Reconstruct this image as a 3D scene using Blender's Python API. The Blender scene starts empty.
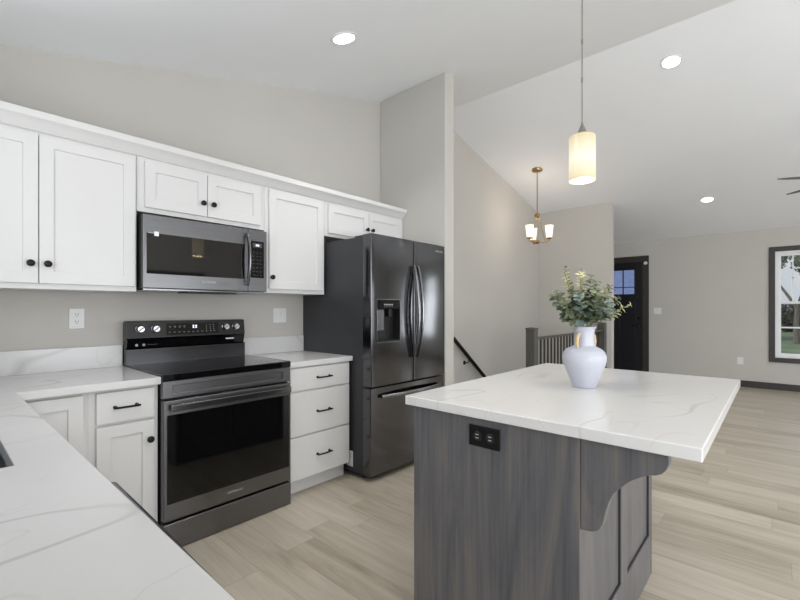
import bpy, math, random
from mathutils import Vector, Matrix
random.seed(7)
S = bpy.context.scene
COL = S.collection
pi = math.pi

# ------------------------------------------------------------------ camera
cam_d = bpy.data.cameras.new('camera')
cam = bpy.data.objects.new('camera', cam_d)
COL.objects.link(cam)
cam.location = (0, 0, 1.27)
cam.rotation_euler = (pi / 2, 0, -math.radians(48.17))
cam_d.sensor_width = 36.0
cam_d.lens = 36.0 * 422.9 / 800.0
cam_d.shift_y = 9.5 / 800.0
cam_d.clip_start = 0.02
cam_d.clip_end = 400
S.camera = cam

# ------------------------------------------------------------------ world, light, exposure
S.view_settings.view_transform = 'Standard'
S.view_settings.look = 'None'
S.view_settings.gamma = 1
S.view_settings.use_curve_mapping = False
S.view_settings.exposure = 0.0
SKY = 0.75

w = bpy.data.worlds.new('sky')
S.world = w
w.use_nodes = True
nt = w.node_tree
nt.nodes.clear()
wo = nt.nodes.new('ShaderNodeOutputWorld')
bg = nt.nodes.new('ShaderNodeBackground')
cr = nt.nodes.new('ShaderNodeValToRGB')
tc = nt.nodes.new('ShaderNodeTexCoord')
sp = nt.nodes.new('ShaderNodeSeparateXYZ')
nz = nt.nodes.new('ShaderNodeTexNoise')
nz.inputs['Scale'].default_value = 3.0
nz.inputs['Detail'].default_value = 6
mx = nt.nodes.new('ShaderNodeMixRGB')
mx.inputs[2].default_value = (0.95, 0.96, 1.0, 1)
cl = nt.nodes.new('ShaderNodeValToRGB')
cl.color_ramp.elements[0].position = 0.45
cl.color_ramp.elements[1].position = 0.62
cr.color_ramp.elements[0].color = (0.72, 0.80, 0.95, 1)
cr.color_ramp.elements[1].color = (0.28, 0.45, 0.85, 1)
nt.links.new(tc.outputs['Generated'], sp.inputs[0])
nt.links.new(sp.outputs['Z'], cr.inputs[0])
nt.links.new(tc.outputs['Generated'], nz.inputs['Vector'])
nt.links.new(nz.outputs[0], cl.inputs[0])
nt.links.new(cl.outputs[0], mx.inputs[0])
nt.links.new(cr.outputs[0], mx.inputs[1])
nt.links.new(mx.outputs[0], bg.inputs[0])
bg.inputs[1].default_value = SKY
nt.links.new(bg.outputs[0], wo.inputs[0])


def area(name, loc, direction, sx, sy, watts, color=(1, 1, 1), spread=180):
    d = bpy.data.lights.new(name, 'AREA')
    d.shape = 'RECTANGLE'
    d.size, d.size_y = sx, sy
    d.energy = watts
    d.color = color
    d.spread = math.radians(spread)
    o = bpy.data.objects.new(name, d)
    COL.objects.link(o)
    o.location = loc
    o.rotation_euler = Vector(direction).to_track_quat('-Z', 'Y').to_euler()
    return o


DAY = (0.94, 0.97, 1.0)
# daylight entering through the windows of the room (sink window, rear sliding doors, side windows)
area('daylight_sink_window', (-0.385, 1.66, 1.70), (1, 0, .5), 0.96, 0.98, 15, DAY)
area('daylight_left_window', (-0.385, -2.4, 1.35), (1, 0, .25), 1.9, 1.7, 150, DAY)
area('daylight_rear_door', (2.6, -4.38, 1.02), (0, 1, .05), 2.9, 1.84, 86, DAY)
area('daylight_rear_window', (6.4, -4.38, 1.25), (0, 1, 0), 2.3, 1.4, 14, DAY)

area('daylight_front_window', (8.93, -2.55, 1.36), (-1, 0, .35), 0.9, 1.6, 26, DAY)
sun_d = bpy.data.lights.new('sun', 'SUN')
sun_d.energy = 1.6
sun_d.angle = math.radians(12)
sun_d.color = (1, .98, .94)
sun = bpy.data.objects.new('sun', sun_d)
COL.objects.link(sun)
sun.rotation_euler = Vector((.25, -1, -.9)).to_track_quat('-Z', 'Y').to_euler()

# ------------------------------------------------------------------ materials
def lin(c):
    r = []
    for v in c:
        v = v / 255.0
        r.append(v / 12.92 if v <= 0.04045 else ((v + 0.055) / 1.055) ** 2.4)
    return (r[0], r[1], r[2], 1)


def base(name):
    m = bpy.data.materials.new(name)
    m.use_nodes = True
    n = m.node_tree
    return m, n, n.nodes['Principled BSDF']


def N(n, t, **k):
    x = n.nodes.new(t)
    for a, b in k.items():
        try:
            x.inputs[a].default_value = b
        except Exception:
            setattr(x, a, b)
    return x


def P(name, c, rough=0.5, metal=0.0, var=0.03, scale=8.0, coat=0.0, bump=0.0, spec=0.5, stretch=None):
    """principled material with a gentle procedural variation of colour"""
    m, n, b = base(name)
    co = N(n, 'ShaderNodeTexCoord')
    no = N(n, 'ShaderNodeTexNoise', Scale=scale, Detail=4.0)
    src = co.outputs['Object']
    if stretch:
        mp = N(n, 'ShaderNodeMapping')
        mp.inputs['Scale'].default_value = stretch
        n.links.new(src, mp.inputs[0])
        src = mp.outputs[0]
    n.links.new(src, no.inputs['Vector'])
    r = N(n, 'ShaderNodeValToRGB')
    L = lin(c)
    r.color_ramp.elements[0].color = (L[0] * (1 - var), L[1] * (1 - var), L[2] * (1 - var), 1)
    r.color_ramp.elements[1].color = (min(1, L[0] * (1 + var)), min(1, L[1] * (1 + var)), min(1, L[2] * (1 + var)), 1)
    r.color_ramp.elements[0].position = 0.3
    r.color_ramp.elements[1].position = 0.7
    n.links.new(no.outputs[0], r.inputs[0])
    n.links.new(r.outputs[0], b.inputs['Base Color'])
    b.inputs['Roughness'].default_value = rough
    b.inputs['Metallic'].default_value = metal
    b.inputs['Coat Weight'].default_value = coat
    b.inputs['Coat Roughness'].default_value = 0.04
    b.inputs['Specular IOR Level'].default_value = spec
    if bump:
        n2 = N(n, 'ShaderNodeTexNoise', Scale=180.0, Detail=2.0)
        n.links.new(co.outputs['Object'], n2.inputs['Vector'])
        bp = N(n, 'ShaderNodeBump', Strength=bump, Distance=0.002)
        n.links.new(n2.outputs[0], bp.inputs['Height'])
        n.links.new(bp.outputs[0], b.inputs['Normal'])
    return m


def EM(name, c, s):
    m, n, b = base(name)
    b.inputs['Base Color'].default_value = lin(c)
    b.inputs['Emission Color'].default_value = lin(c)
    b.inputs['Emission Strength'].default_value = s
    b.inputs['Roughness'].default_value = 0.4
    return m


M = {}
M['wall'] = P('painted_wall', (197, 194, 188), 0.85, var=0.015, scale=2, bump=0.12)
M['ceil'] = P('painted_ceiling', (243, 245, 248), 0.9, var=0.01, scale=2, bump=0.1)
M['cab'] = P('white_cabinet_paint', (219, 218, 217), 0.38, var=0.01, scale=3)
M['trimdark'] = P('dark_stained_trim', (50, 46, 43), 0.45, var=0.2, scale=6, stretch=(8, 8, 1))
M['trimwhite'] = P('white_vinyl', (236, 237, 238), 0.4, var=0.01)
M['black'] = P('matte_black_metal', (30, 29, 29), 0.4, 0.6, var=0.1)
M['bss'] = P('black_stainless_steel', (102, 102, 104), 0.13, 1.0, var=0.05, scale=5, stretch=(30, 30, 1))
M['bssh'] = P('black_stainless_horizontal_brush', (120, 120, 122), 0.32, 1.0, var=0.05, scale=5, stretch=(1, 30, 30))
M['fside'] = P('dark_grey_fridge_side', (58, 59, 62), 0.42, 0.3, var=0.05, scale=3)
M['handle'] = P('dark_steel_handle', (128, 128, 131), 0.2, 1.0, var=0.03)
M['gblack'] = P('gloss_black_glass', (7, 7, 8), 0.05, 0.0, var=0.1, spec=0.5)
M['pblack'] = P('black_plastic', (20, 20, 21), 0.45, var=0.1)
M['knobsteel'] = P('brushed_knob_steel', (185, 185, 188), 0.25, 1.0, var=0.03)
M['mark'] = P('grey_print', (175, 175, 178), 0.5, var=0.02)
M['whiteprint'] = P('white_print', (235, 235, 235), 0.5, var=0.02)
M['plate'] = P('white_switch_plastic', (228, 228, 226), 0.35, var=0.01)
M['slot'] = P('dark_slot', (70, 70, 70), 0.6, var=0.02)
M['brass'] = P('aged_brass', (178, 148, 104), 0.3, 1.0, var=0.06)
M['nickel'] = P('brushed_nickel', (160, 155, 145), 0.3, 1.0, var=0.04)
M['sinksteel'] = P('brushed_sink_steel', (150, 153, 157), 0.28, 1.0, var=0.1, scale=6, stretch=(1, 30, 30))
M['ceramic'] = P('white_glazed_ceramic', (182, 184, 194), 0.4, var=0.01, scale=5)
M['tan'] = P('tan_wrapped_cane', (196, 170, 130), 0.6, var=0.15, scale=90)
M['doorblack'] = P('black_door_paint', (24, 25, 31), 0.35, var=0.05)
M['spindle'] = P('dark_bronze_baluster', (66, 62, 58), 0.45, 0.1, var=0.08)
M['newel'] = P('dark_grey_stained_newel', (78, 76, 72), 0.5, var=0.2, scale=5, stretch=(12, 12, 1))
M['stem'] = P('stem_green', (112, 112, 84), 0.6, var=0.15)
M['carpet'] = P('stair_carpet', (150, 144, 136), 0.95, var=0.15, scale=60, bump=0.4)
M['fan'] = P('fan_blade_grey', (92, 90, 87), 0.45, var=0.1)
M['shade_on'] = EM('lit_cream_glass', (255, 240, 196), 1.0)
M['lamp_on'] = EM('lit_led_lens', (255, 255, 255), 9.0)
M['chshade'] = EM('lit_white_glass_shade', (255, 244, 226), 0.85)
M['led'] = EM('lit_display_digits', (235, 240, 255), 1.3)
M['siding'] = P('pale_blue_siding', (172, 184, 214), 0.7, var=0.06, scale=1, stretch=(.1, .1, 14))
M['shingle'] = P('grey_blue_shingles', (128, 140, 178), 0.85, var=0.15, scale=4)
M['bark'] = P('tree_bark', (128, 116, 106), 0.9, var=0.25, scale=6, stretch=(4, 4, .6))
M['leafout'] = P('tree_leaves', (88, 108, 72), 0.8, var=0.3, scale=2)
M['hedge'] = P('dark_bush_leaves', (66, 66, 52), 0.85, var=0.4, scale=1)


def glass_mat():
    m, n, b = base('window_glass')
    n.nodes.remove(b)
    t = N(n, 'ShaderNodeBsdfTransparent')
    t.inputs[0].default_value = (0.95, 0.97, 0.96, 1)
    g = N(n, 'ShaderNodeBsdfGlossy')
    g.inputs['Roughness'].default_value = 0.01
    fz = N(n, 'ShaderNodeFresnel', IOR=1.45)
    mm = N(n, 'ShaderNodeMixShader')
    n.links.new(fz.outputs[0], mm.inputs[0])
    n.links.new(t.outputs[0], mm.inputs[1])
    n.links.new(g.outputs[0], mm.inputs[2])
    n.links.new(mm.outputs[0], n.nodes['Material Output'].inputs[0])
    return m


M['glass'] = glass_mat()
M['gmirror'] = P('reflective_black_glass', (7, 7, 8), 0.04, 0.0, var=0.1)
M['gmirror'].node_tree.nodes['Principled BSDF'].inputs['IOR'].default_value = 1.72
M['bssd'] = P('dark_gloss_backguard', (66, 66, 68), 0.22, 1.0, var=0.05, scale=5, stretch=(1, 30, 30))


def pendant_glass():
    # frosted cream glass; the bulb glow is painted into its emission, brightest near mid-height
    m, n, b = base('lit_pendant_glass')
    co = N(n, 'ShaderNodeTexCoord')
    s = N(n, 'ShaderNodeSeparateXYZ')
    n.links.new(co.outputs['Object'], s.inputs[0])
    r = N(n, 'ShaderNodeValToRGB')
    e = r.color_ramp.elements
    e[0].position = 0.0
    e[0].color = (0.90, 0.76, 0.42, 1)
    e[1].position = 1.0
    e[1].color = (0.80, 0.66, 0.36, 1)
    k = e.new(0.48)
    k.color = (1.25, 1.15, 0.95, 1)
    mr = N(n, 'ShaderNodeMapRange')
    mr.inputs['From Min'].default_value = -0.200
    mr.inputs['From Max'].default_value = 0.0
    n.links.new(s.outputs['Z'], mr.inputs[0])
    n.links.new(mr.outputs[0], r.inputs[0])
    n.links.new(r.outputs[0], b.inputs['Emission Color'])
    b.inputs['Emission Strength'].default_value = 0.72
    b.inputs['Base Color'].default_value = (0.22, 0.2, 0.15, 1)
    b.inputs['Roughness'].default_value = 0.3
    return m


M['pglass'] = pendant_glass()


def marble():
    m, n, b = base('veined_white_quartz')
    co = N(n, 'ShaderNodeTexCoord')
    mp = N(n, 'ShaderNodeMapping')
    mp.inputs['Rotation'].default_value = (0, 0, 0.6)
    mp.inputs['Scale'].default_value = (1.0, 2.0, 1.0)
    n.links.new(co.outputs['Object'], mp.inputs[0])
    prev = None
    for sc, w_, amt, off in ((0.8, 0.0075, 0.60, 0.0), (1.9, 0.006, 0.22, 4.7)):
        no = N(n, 'ShaderNodeTexNoise', Scale=sc, Detail=2.5, Roughness=0.45, Distortion=0.5)
        ad = N(n, 'ShaderNodeVectorMath', operation='ADD')
        ad.inputs[1].default_value = (off, off * 2, 0)
        n.links.new(mp.outputs[0], ad.inputs[0])
        n.links.new(ad.outputs[0], no.inputs['Vector'])
        su = N(n, 'ShaderNodeMath', operation='SUBTRACT')
        su.inputs[1].default_value = 0.5
        ab = N(n, 'ShaderNodeMath', operation='ABSOLUTE')
        mr = N(n, 'ShaderNodeMapRange')
        mr.inputs['From Min'].default_value = 0.0
        mr.inputs['From Max'].default_value = w_
        mr.inputs['To Min'].default_value = amt
        mr.inputs['To Max'].default_value = 0.0
        n.links.new(no.outputs[0], su.inputs[0])
        n.links.new(su.outputs[0], ab.inputs[0])
        n.links.new(ab.outputs[0], mr.inputs[0])
        if prev is None:
            prev = mr
        else:
            mxx = N(n, 'ShaderNodeMath', operation='MAXIMUM')
            n.links.new(prev.outputs[0], mxx.inputs[0])
            n.links.new(mr.outputs[0], mxx.inputs[1])
            prev = mxx
    # veins fade in and out
    nf = N(n, 'ShaderNodeTexNoise', Scale=1.7, Detail=2.0)
    n.links.new(co.outputs['Object'], nf.inputs['Vector'])
    mf = N(n, 'ShaderNodeMapRange')
    mf.inputs['From Min'].default_value = 0.38
    mf.inputs['From Max'].default_value = 0.58
    n.links.new(nf.outputs[0], mf.inputs[0])
    mu = N(n, 'ShaderNodeMath', operation='MULTIPLY')
    n.links.new(prev.outputs[0], mu.inputs[0])
    n.links.new(mf.outputs[0], mu.inputs[1])
    mixc = N(n, 'ShaderNodeMixRGB')
    mixc.inputs[1].default_value = lin((214, 213, 212))
    mixc.inputs[2].default_value = lin((165, 160, 158))
    n.links.new(mu.outputs[0], mixc.inputs[0])
    n.links.new(mixc.outputs[0], b.inputs['Base Color'])
    b.inputs['Roughness'].default_value = 0.16
    return m


M['quartz'] = marble()


def wood_floor():
    m, n, b = base('plank_floor')
    co = N(n, 'ShaderNodeTexCoord')
    mp = N(n, 'ShaderNodeMapping')
    mp.inputs['Rotation'].default_value = (0, 0, pi / 2)
    n.links.new(co.outputs['Object'], mp.inputs[0])
    br = N(n, 'ShaderNodeTexBrick')
    br.offset = 0.0
    br.inputs['Scale'].default_value = 1.0
    br.inputs['Brick Width'].default_value = 1.22
    br.inputs['Row Height'].default_value = 0.18
    br.inputs['Mortar Size'].default_value = 0.0012
    br.inputs['Color1'].default_value = (0, 0, 0, 1)
    br.inputs['Color2'].default_value = (1, 1, 1, 1)
    br.inputs['Mortar'].default_value = (0.0, 0.0, 0.0, 1)
    # every row of boards starts at its own random length
    sx = N(n, 'ShaderNodeSeparateXYZ')
    n.links.new(mp.outputs[0], sx.inputs[0])
    dv = N(n, 'ShaderNodeMath', operation='DIVIDE')
    dv.inputs[1].default_value = 0.18
    n.links.new(sx.outputs['Y'], dv.inputs[0])
    fr_ = N(n, 'ShaderNodeMath', operation='FLOOR')
    n.links.new(dv.outputs[0], fr_.inputs[0])
    wn = N(n, 'ShaderNodeTexWhiteNoise')
    wn.noise_dimensions = '1D'
    n.links.new(fr_.outputs[0], wn.inputs['W'])
    ma = N(n, 'ShaderNodeMath', operation='MULTIPLY_ADD')
    ma.inputs[1].default_value = 1.22
    n.links.new(wn.outputs['Value'], ma.inputs[0])
    n.links.new(sx.outputs['X'], ma.inputs[2])
    cx_ = N(n, 'ShaderNodeCombineXYZ')
    n.links.new(ma.outputs[0], cx_.inputs['X'])
    n.links.new(sx.outputs['Y'], cx_.inputs['Y'])
    n.links.new(cx_.outputs[0], br.inputs['Vector'])
    # per board offset for the grain
    sc = N(n, 'ShaderNodeVectorMath', operation='SCALE')
    sc.inputs['Scale'].default_value = 7.0
    n.links.new(br.outputs['Color'], sc.inputs[0])
    ad = N(n, 'ShaderNodeVectorMath', operation='ADD')
    n.links.new(mp.outputs[0], ad.inputs[0])
    n.links.new(sc.outputs[0], ad.inputs[1])
    m2 = N(n, 'ShaderNodeMapping')
    m2.inputs['Scale'].default_value = (0.9, 9.0, 1.0)
    n.links.new(ad.outputs[0], m2.inputs[0])
    g1 = N(n, 'ShaderNodeTexNoise', Scale=1.6, Detail=5.0, Roughness=0.6, Distortion=0.6)
    n.links.new(m2.outputs[0], g1.inputs['Vector'])
    m3 = N(n, 'ShaderNodeMapping')
    m3.inputs['Scale'].default_value = (1.0, 28.0, 1.0)
    n.links.new(ad.outputs[0], m3.inputs[0])
    g2 = N(n, 'ShaderNodeTexNoise', Scale=3.0, Detail=5.0, Roughness=0.65)
    n.links.new(m3.outputs[0], g2.inputs['Vector'])
    a1 = N(n, 'ShaderNodeMixRGB', blend_type='MIX')
    a1.inputs[0].default_value = 0.30
    n.links.new(g1.outputs[0], a1.inputs[1])
    n.links.new(g2.outputs[0], a1.inputs[2])
    a2 = N(n, 'ShaderNodeMixRGB', blend_type='MIX')
    a2.inputs[0].default_value = 0.2
    n.links.new(a1.outputs[0], a2.inputs[1])
    n.links.new(br.outputs['Color'], a2.inputs[2])
    r = N(n, 'ShaderNodeValToRGB')
    e = r.color_ramp.elements
    e[0].position = 0.28
    e[0].color = lin((142, 131, 115))
    e[1].position = 0.68
    e[1].color = lin((194, 185, 170))
    k = e.new(0.46)
    k.color = lin((174, 164, 148))
    n.links.new(a2.outputs[0], r.inputs[0])
    dk = N(n, 'ShaderNodeMixRGB', blend_type='MULTIPLY')
    n.links.new(br.outputs['Fac'], dk.inputs[0])
    dk.inputs[2].default_value = (0.78, 0.75, 0.71, 1)
    n.links.new(r.outputs[0], dk.inputs[1])
    n.links.new(dk.outputs[0], b.inputs['Base Color'])
    b.inputs['Roughness'].default_value = 0.36
    bp = N(n, 'ShaderNodeBump', Strength=0.12, Distance=0.002)
    n.links.new(g2.outputs[0], bp.inputs['Height'])
    n.links.new(bp.outputs[0], b.inputs['Normal'])
    return m


M['floor'] = wood_floor()


def stained_wood():
    m, n, b = base('grey_stained_knotty_wood')
    co = N(n, 'ShaderNodeTexCoord')
    mp = N(n, 'ShaderNodeMapping')
    mp.inputs['Scale'].default_value = (4.5, 4.5, 0.5)
    n.links.new(co.outputs['Object'], mp.inputs[0])
    g = N(n, 'ShaderNodeTexNoise', Scale=1.6, Detail=4.0, Roughness=0.6, Distortion=2.6)
    n.links.new(mp.outputs[0], g.inputs['Vector'])
    m2 = N(n, 'ShaderNodeMapping')
    m2.inputs['Scale'].default_value = (60, 60, 1.6)
    n.links.new(co.outputs['Object'], m2.inputs[0])
    g2 = N(n, 'ShaderNodeTexNoise', Scale=1.5, Detail=3.0)
    n.links.new(m2.outputs[0], g2.inputs['Vector'])
    mixv = N(n, 'ShaderNodeMixRGB')
    mixv.inputs[0].default_value = 0.35
    n.links.new(g.outputs[0], mixv.inputs[1])
    n.links.new(g2.outputs[0], mixv.inputs[2])
    r = N(n, 'ShaderNodeValToRGB')
    e = r.color_ramp.elements
    e[0].position = 0.33
    e[0].color = lin((76, 78, 84))
    e[1].position = 0.66
    e[1].color = lin((112, 107, 103))
    k = e.new(0.5)
    k.color = lin((96, 95, 97))
    n.links.new(mixv.outputs[0], r.inputs[0])
    n.links.new(r.outputs[0], b.inputs['Base Color'])
    b.inputs['Roughness'].default_value = 0.42
    return m


M['stain'] = stained_wood()


def leaf_mat(name, a, c):
    m, n, b = base(name)
    co = N(n, 'ShaderNodeTexCoord')
    no = N(n, 'ShaderNodeTexNoise', Scale=22.0, Detail=2.0)
    n.links.new(co.outputs['Object'], no.inputs['Vector'])
    r = N(n, 'ShaderNodeValToRGB')
    r.color_ramp.elements[0].position = 0.35
    r.color_ramp.elements[1].position = 0.65
    r.color_ramp.elements[0].color = lin(a)
    r.color_ramp.elements[1].color = lin(c)
    n.links.new(no.outputs[0], r.inputs[0])
    n.links.new(r.outputs[0], b.inputs['Base Color'])
    b.inputs['Roughness'].default_value = 0.6
    return m


M['leaf'] = leaf_mat('eucalyptus_leaf', (72, 84, 62), (116, 124, 96))
M['leafteal'] = leaf_mat('eucalyptus_leaf_blue_green', (88, 108, 100), (118, 134, 124))
M['leafpale'] = leaf_mat('eucalyptus_leaf_pale', (160, 162, 116), (196, 196, 152))
M['grass'] = P('lawn_grass', (124, 138, 100), 0.95, var=0.25, scale=0.6)


# ------------------------------------------------------------------ mesh helpers
class MB:
    def __init__(s):
        s.v, s.f = [], []

    def add(s, vs, fs):
        o = len(s.v)
        s.v += [tuple(v) for v in vs]
        s.f += [tuple(i + o for i in f) for f in fs]
        return s

    def box(s, a, b):
        x0, y0, z0 = [min(p, q) for p, q in zip(a, b)]
        x1, y1, z1 = [max(p, q) for p, q in zip(a, b)]
        vs = [(x0, y0, z0), (x1, y0, z0), (x1, y1, z0), (x0, y1, z0), (x0, y0, z1), (x1, y0, z1), (x1, y1, z1), (x0, y1, z1)]
        return s.add(vs, [(0, 3, 2, 1), (4, 5, 6, 7), (0, 1, 5, 4), (1, 2, 6, 5), (2, 3, 7, 6), (3, 0, 4, 7)])

    def prism(s, pts, axis, a, b):
        """polygon pts (2D) extruded along axis from a to b. axis x: (y,z); y: (x,z); z: (x,y)"""
        def mk(p, t):
            return {'x': (t, p[0], p[1]), 'y': (p[0], t, p[1]), 'z': (p[0], p[1], t)}[axis]
        n = len(pts)
        vs = [mk(p, a) for p in pts] + [mk(p, b) for p in pts]
        fs = [tuple(range(n))[::-1], tuple(range(n, 2 * n))] + [(i, (i + 1) % n, (i + 1) % n + n, i + n) for i in range(n)]
        return s.add(vs, fs)

    def lathe(s, prof, c=(0, 0, 0), n=32, axis='z'):
        """prof: list of (r, h)"""
        vs, fs = [], []
        for r_, h in prof:
            for i in range(n):
                t = 2 * pi * i / n
                p = (r_ * math.cos(t), r_ * math.sin(t), h)
                if axis == 'y':
                    p = (p[0], p[2], p[1])
                elif axis == 'x':
                    p = (p[2], p[0], p[1])
                vs.append((c[0] + p[0], c[1] + p[1], c[2] + p[2]))
        for k in range(len(prof) - 1):
            for i in range(n):
                j = (i + 1) % n
                fs.append((k * n + i, k * n + j, (k + 1) * n + j, (k + 1) * n + i))
        if prof[0][0] > 1e-6:
            fs.append(tuple(range(n))[::-1])
        if prof[-1][0] > 1e-6:
            fs.append(tuple(range((len(prof) - 1) * n, len(prof) * n)))
        return s.add(vs, fs)

    def tube(s, pts, r, n=10, flat=None):
        """round tube along pts; r number or list. flat=(ru, rv) elliptical"""
        pts = [Vector(p) for p in pts]
        vs, fs = [], []
        up = None
        for k, p in enumerate(pts):
            t = (pts[min(k + 1, len(pts) - 1)] - pts[max(k - 1, 0)]).normalized()
            if up is None:
                ref = Vector((0, 0, 1)) if abs(t.z) < 0.9 else Vector((1, 0, 0))
                up = t.cross(ref).normalized()
            else:
                up = (up - t * up.dot(t)).normalized()
            v2 = t.cross(up).normalized()
            rr = r[k] if isinstance(r, (list, tuple)) else r
            a, b = (rr, rr) if not flat else flat
            for i in range(n):
                q = 2 * pi * i / n
                vs.append(p + up * math.cos(q) * a + v2 * math.sin(q) * b)
        for k in range(len(pts) - 1):
            for i in range(n):
                j = (i + 1) % n
                fs.append((k * n + i, k * n + j, (k + 1) * n + j, (k + 1) * n + i))
        fs.append(tuple(range(n))[::-1])
        fs.append(tuple(range((len(pts) - 1) * n, len(pts) * n)))
        return s.add(vs, fs)

    def grid(s, us, vs_, holes, axis, a, b):
        """slab with rectangular holes; us, vs_ breakpoints; holes = set of (i,j) cells missing"""
        nu, nv = len(us), len(vs_)
        def mk(u, v, t):
            return {'x': (t, u, v), 'y': (u, t, v), 'z': (u, v, t)}[axis]
        idx = {}
        V, F = [], []
        def g(i, j, k):
            if (i, j, k) not in idx:
                idx[(i, j, k)] = len(V)
                V.append(mk(us[i], vs_[j], (a, b)[k]))
            return idx[(i, j, k)]
        full = lambda i, j: 0 <= i < nu - 1 and 0 <= j < nv - 1 and (i, j) not in holes
        for i in range(nu - 1):
            for j in range(nv - 1):
                if not full(i, j):
                    continue
                F.append((g(i, j, 0), g(i, j + 1, 0), g(i + 1, j + 1, 0), g(i + 1, j, 0)))
                F.append((g(i, j, 1), g(i + 1, j, 1), g(i + 1, j + 1, 1), g(i, j + 1, 1)))
                if not full(i - 1, j): F.append((g(i, j, 0), g(i, j, 1), g(i, j + 1, 1), g(i, j + 1, 0)))
                if not full(i + 1, j): F.append((g(i + 1, j, 0), g(i + 1, j + 1, 0), g(i + 1, j + 1, 1), g(i + 1, j, 1)))
                if not full(i, j - 1): F.append((g(i, j, 0), g(i + 1, j, 0), g(i + 1, j, 1), g(i, j, 1)))
                if not full(i, j + 1): F.append((g(i, j + 1, 0), g(i, j + 1, 1), g(i + 1, j + 1, 1), g(i + 1, j + 1, 0)))
        return s.add(V, F)


WL = {}          # world location of every built object


def put(name, mb, mat, parent=None, bevel=0.0, smooth=False, origin=None, seg=2, fixn=True):
    """mesh in world coordinates -> ONE object whose origin is the parent's, or the base centre"""
    if parent is not None:
        off = WL[parent]
    elif origin is not None:
        off = Vector(origin)
    else:
        xs, ys, zs = zip(*mb.v)
        off = Vector(((min(xs) + max(xs)) / 2, (min(ys) + max(ys)) / 2, min(zs)))
    me = bpy.data.meshes.new(name)
    me.from_pydata([(v[0] - off.x, v[1] - off.y, v[2] - off.z) for v in mb.v], [], mb.f)
    if fixn:
        import bmesh
        bm = bmesh.new()
        bm.from_mesh(me)
        bmesh.ops.recalc_face_normals(bm, faces=bm.faces)
        bm.to_mesh(me)
        bm.free()
    me.materials.append(mat)
    o = bpy.data.objects.new(name, me)
    COL.objects.link(o)
    if smooth or bevel:
        me.polygons.foreach_set('use_smooth', [True] * len(me.polygons))
        me.set_sharp_from_angle(angle=math.radians(38))
    if bevel:
        b = o.modifiers.new('bevel', 'BEVEL')
        b.width = bevel
        b.segments = seg
        b.limit_method = 'ANGLE'
        b.angle_limit = math.radians(40)
        b.harden_normals = True
    if parent is not None:
        o.parent = parent
        WL[o] = off
    else:
        o.location = off
        WL[o] = off
    return o


def tag(o, label=None, cat=None, group=None, kind=None):
    if label: o['label'] = label
    if cat: o['category'] = cat
    if group: o['group'] = group
    if kind: o['kind'] = kind
    return o


def thing(name, loc, label, cat, group=None):
    o = bpy.data.objects.new(name, None)
    o.empty_display_size = 0.1
    COL.objects.link(o)
    o.location = loc
    WL[o] = Vector(loc)
    return tag(o, label, cat, group)


def struct(name, mb, mat, parent=None, **k):
    o = put(name, mb, mat, parent, **k)
    if parent is None:
        o['kind'] = 'structure'
    return o


def sroot(name, loc):
    o = bpy.data.objects.new(name, None)
    COL.objects.link(o)
    o.location = loc
    WL[o] = Vector(loc)
    o['kind'] = 'structure'
    return o


def copy_tree(o, parent=None):
    c = o.copy()
    COL.objects.link(c)
    c.parent = parent
    for ch in list(o.children):
        copy_tree(ch, c)
    return c


def text(name, s, size, loc, rot, mat, parent, depth=0.0006, align='CENTER', sx=1.0):
    cu = bpy.data.curves.new(name + '_font', 'FONT')
    cu.body = s
    cu.size = size
    cu.extrude = depth
    cu.align_x = align
    cu.align_y = 'CENTER'
    t = bpy.data.objects.new(name + '_tmp', cu)
    COL.objects.link(t)
    bpy.context.view_layer.update()
    me = bpy.data.meshes.new_from_object(t)
    bpy.data.objects.remove(t)
    me.name = name
    me.materials.clear()
    me.materials.append(mat)
    me.transform(Matrix.Diagonal((sx, 1, 1, 1)))
    me.transform(rot.to_4x4())
    me.transform(Matrix.Translation(Vector(loc) - WL[parent]))
    o = bpy.data.objects.new(name, me)
    COL.objects.link(o)
    o.parent = parent
    WL[o] = WL[parent]
    return o


FACE_Y = Matrix.Rotation(pi / 2, 3, 'X')         # text facing -y


# ------------------------------------------------------------------ the room
KW, SW = 3.05, 3.16           # kitchen wall, stair wall
XL, XR, YB = -0.40, 8.95, -4.40
C1 = lambda x: 2.60 + 0.2583 * x
RX, RZ = 4.22, 3.69
C2 = lambda x: RZ - 0.240 * (x - RX)
OX0, OX1, OY0, OY1 = 4.42, 7.22, 2.15, SW      # stair opening

fl = MB().grid([XL - .12, OX0, OX1, XR + .12], [YB - .12, OY0, OY1], {(1, 1)}, 'z', -0.25, 0.0)
struct('floor', fl, M['floor'], origin=(0, 0, 0))

# vaulted ceiling, ridge running front to back
ce = MB().prism([(XL - .12, C1(XL - .12)), (RX, RZ), (XR + .12, C2(XR + .12)), (XR + .12, C2(XR + .12) + .12), (RX, RZ + .12), (XL - .12, C1(XL - .12) + .12)], 'y', YB - .12, SW + .12)
struct('ceiling', ce, M['ceil'], origin=(0, 0, 0))

# kitchen wall
kw = MB().prism([(XL, 0), (3.24, 0), (3.24, C1(3.24)), (XL, C1(XL))], 'y', KW, KW + .12)
struct('wall_kitchen', kw, M['wall'], origin=(0, 0, 0))
struct('wall_partition', MB().prism([(3.10, 0), (3.240, 0), (3.240, C1(3.240)), (3.10, C1(3.10))], 'y', 2.232, KW), M['wall'], origin=(0, 0, 0), bevel=0.006)
st = MB().prism([(3.24, -2.6), (XR, -2.6), (XR, C2(XR)), (RX, RZ), (3.24, C1(3.24))], 'y', SW, SW + .12)
struct('wall_stair', st, M['wall'], origin=(0, 0, 0))
struct('wall_closet', MB().prism([(7.22, 0), (7.34, 0), (7.34, C2(7.34)), (7.22, C2(7.22))], 'y', 1.965, SW), M['wall'], origin=(0, 0, 0), bevel=0.006)


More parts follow.
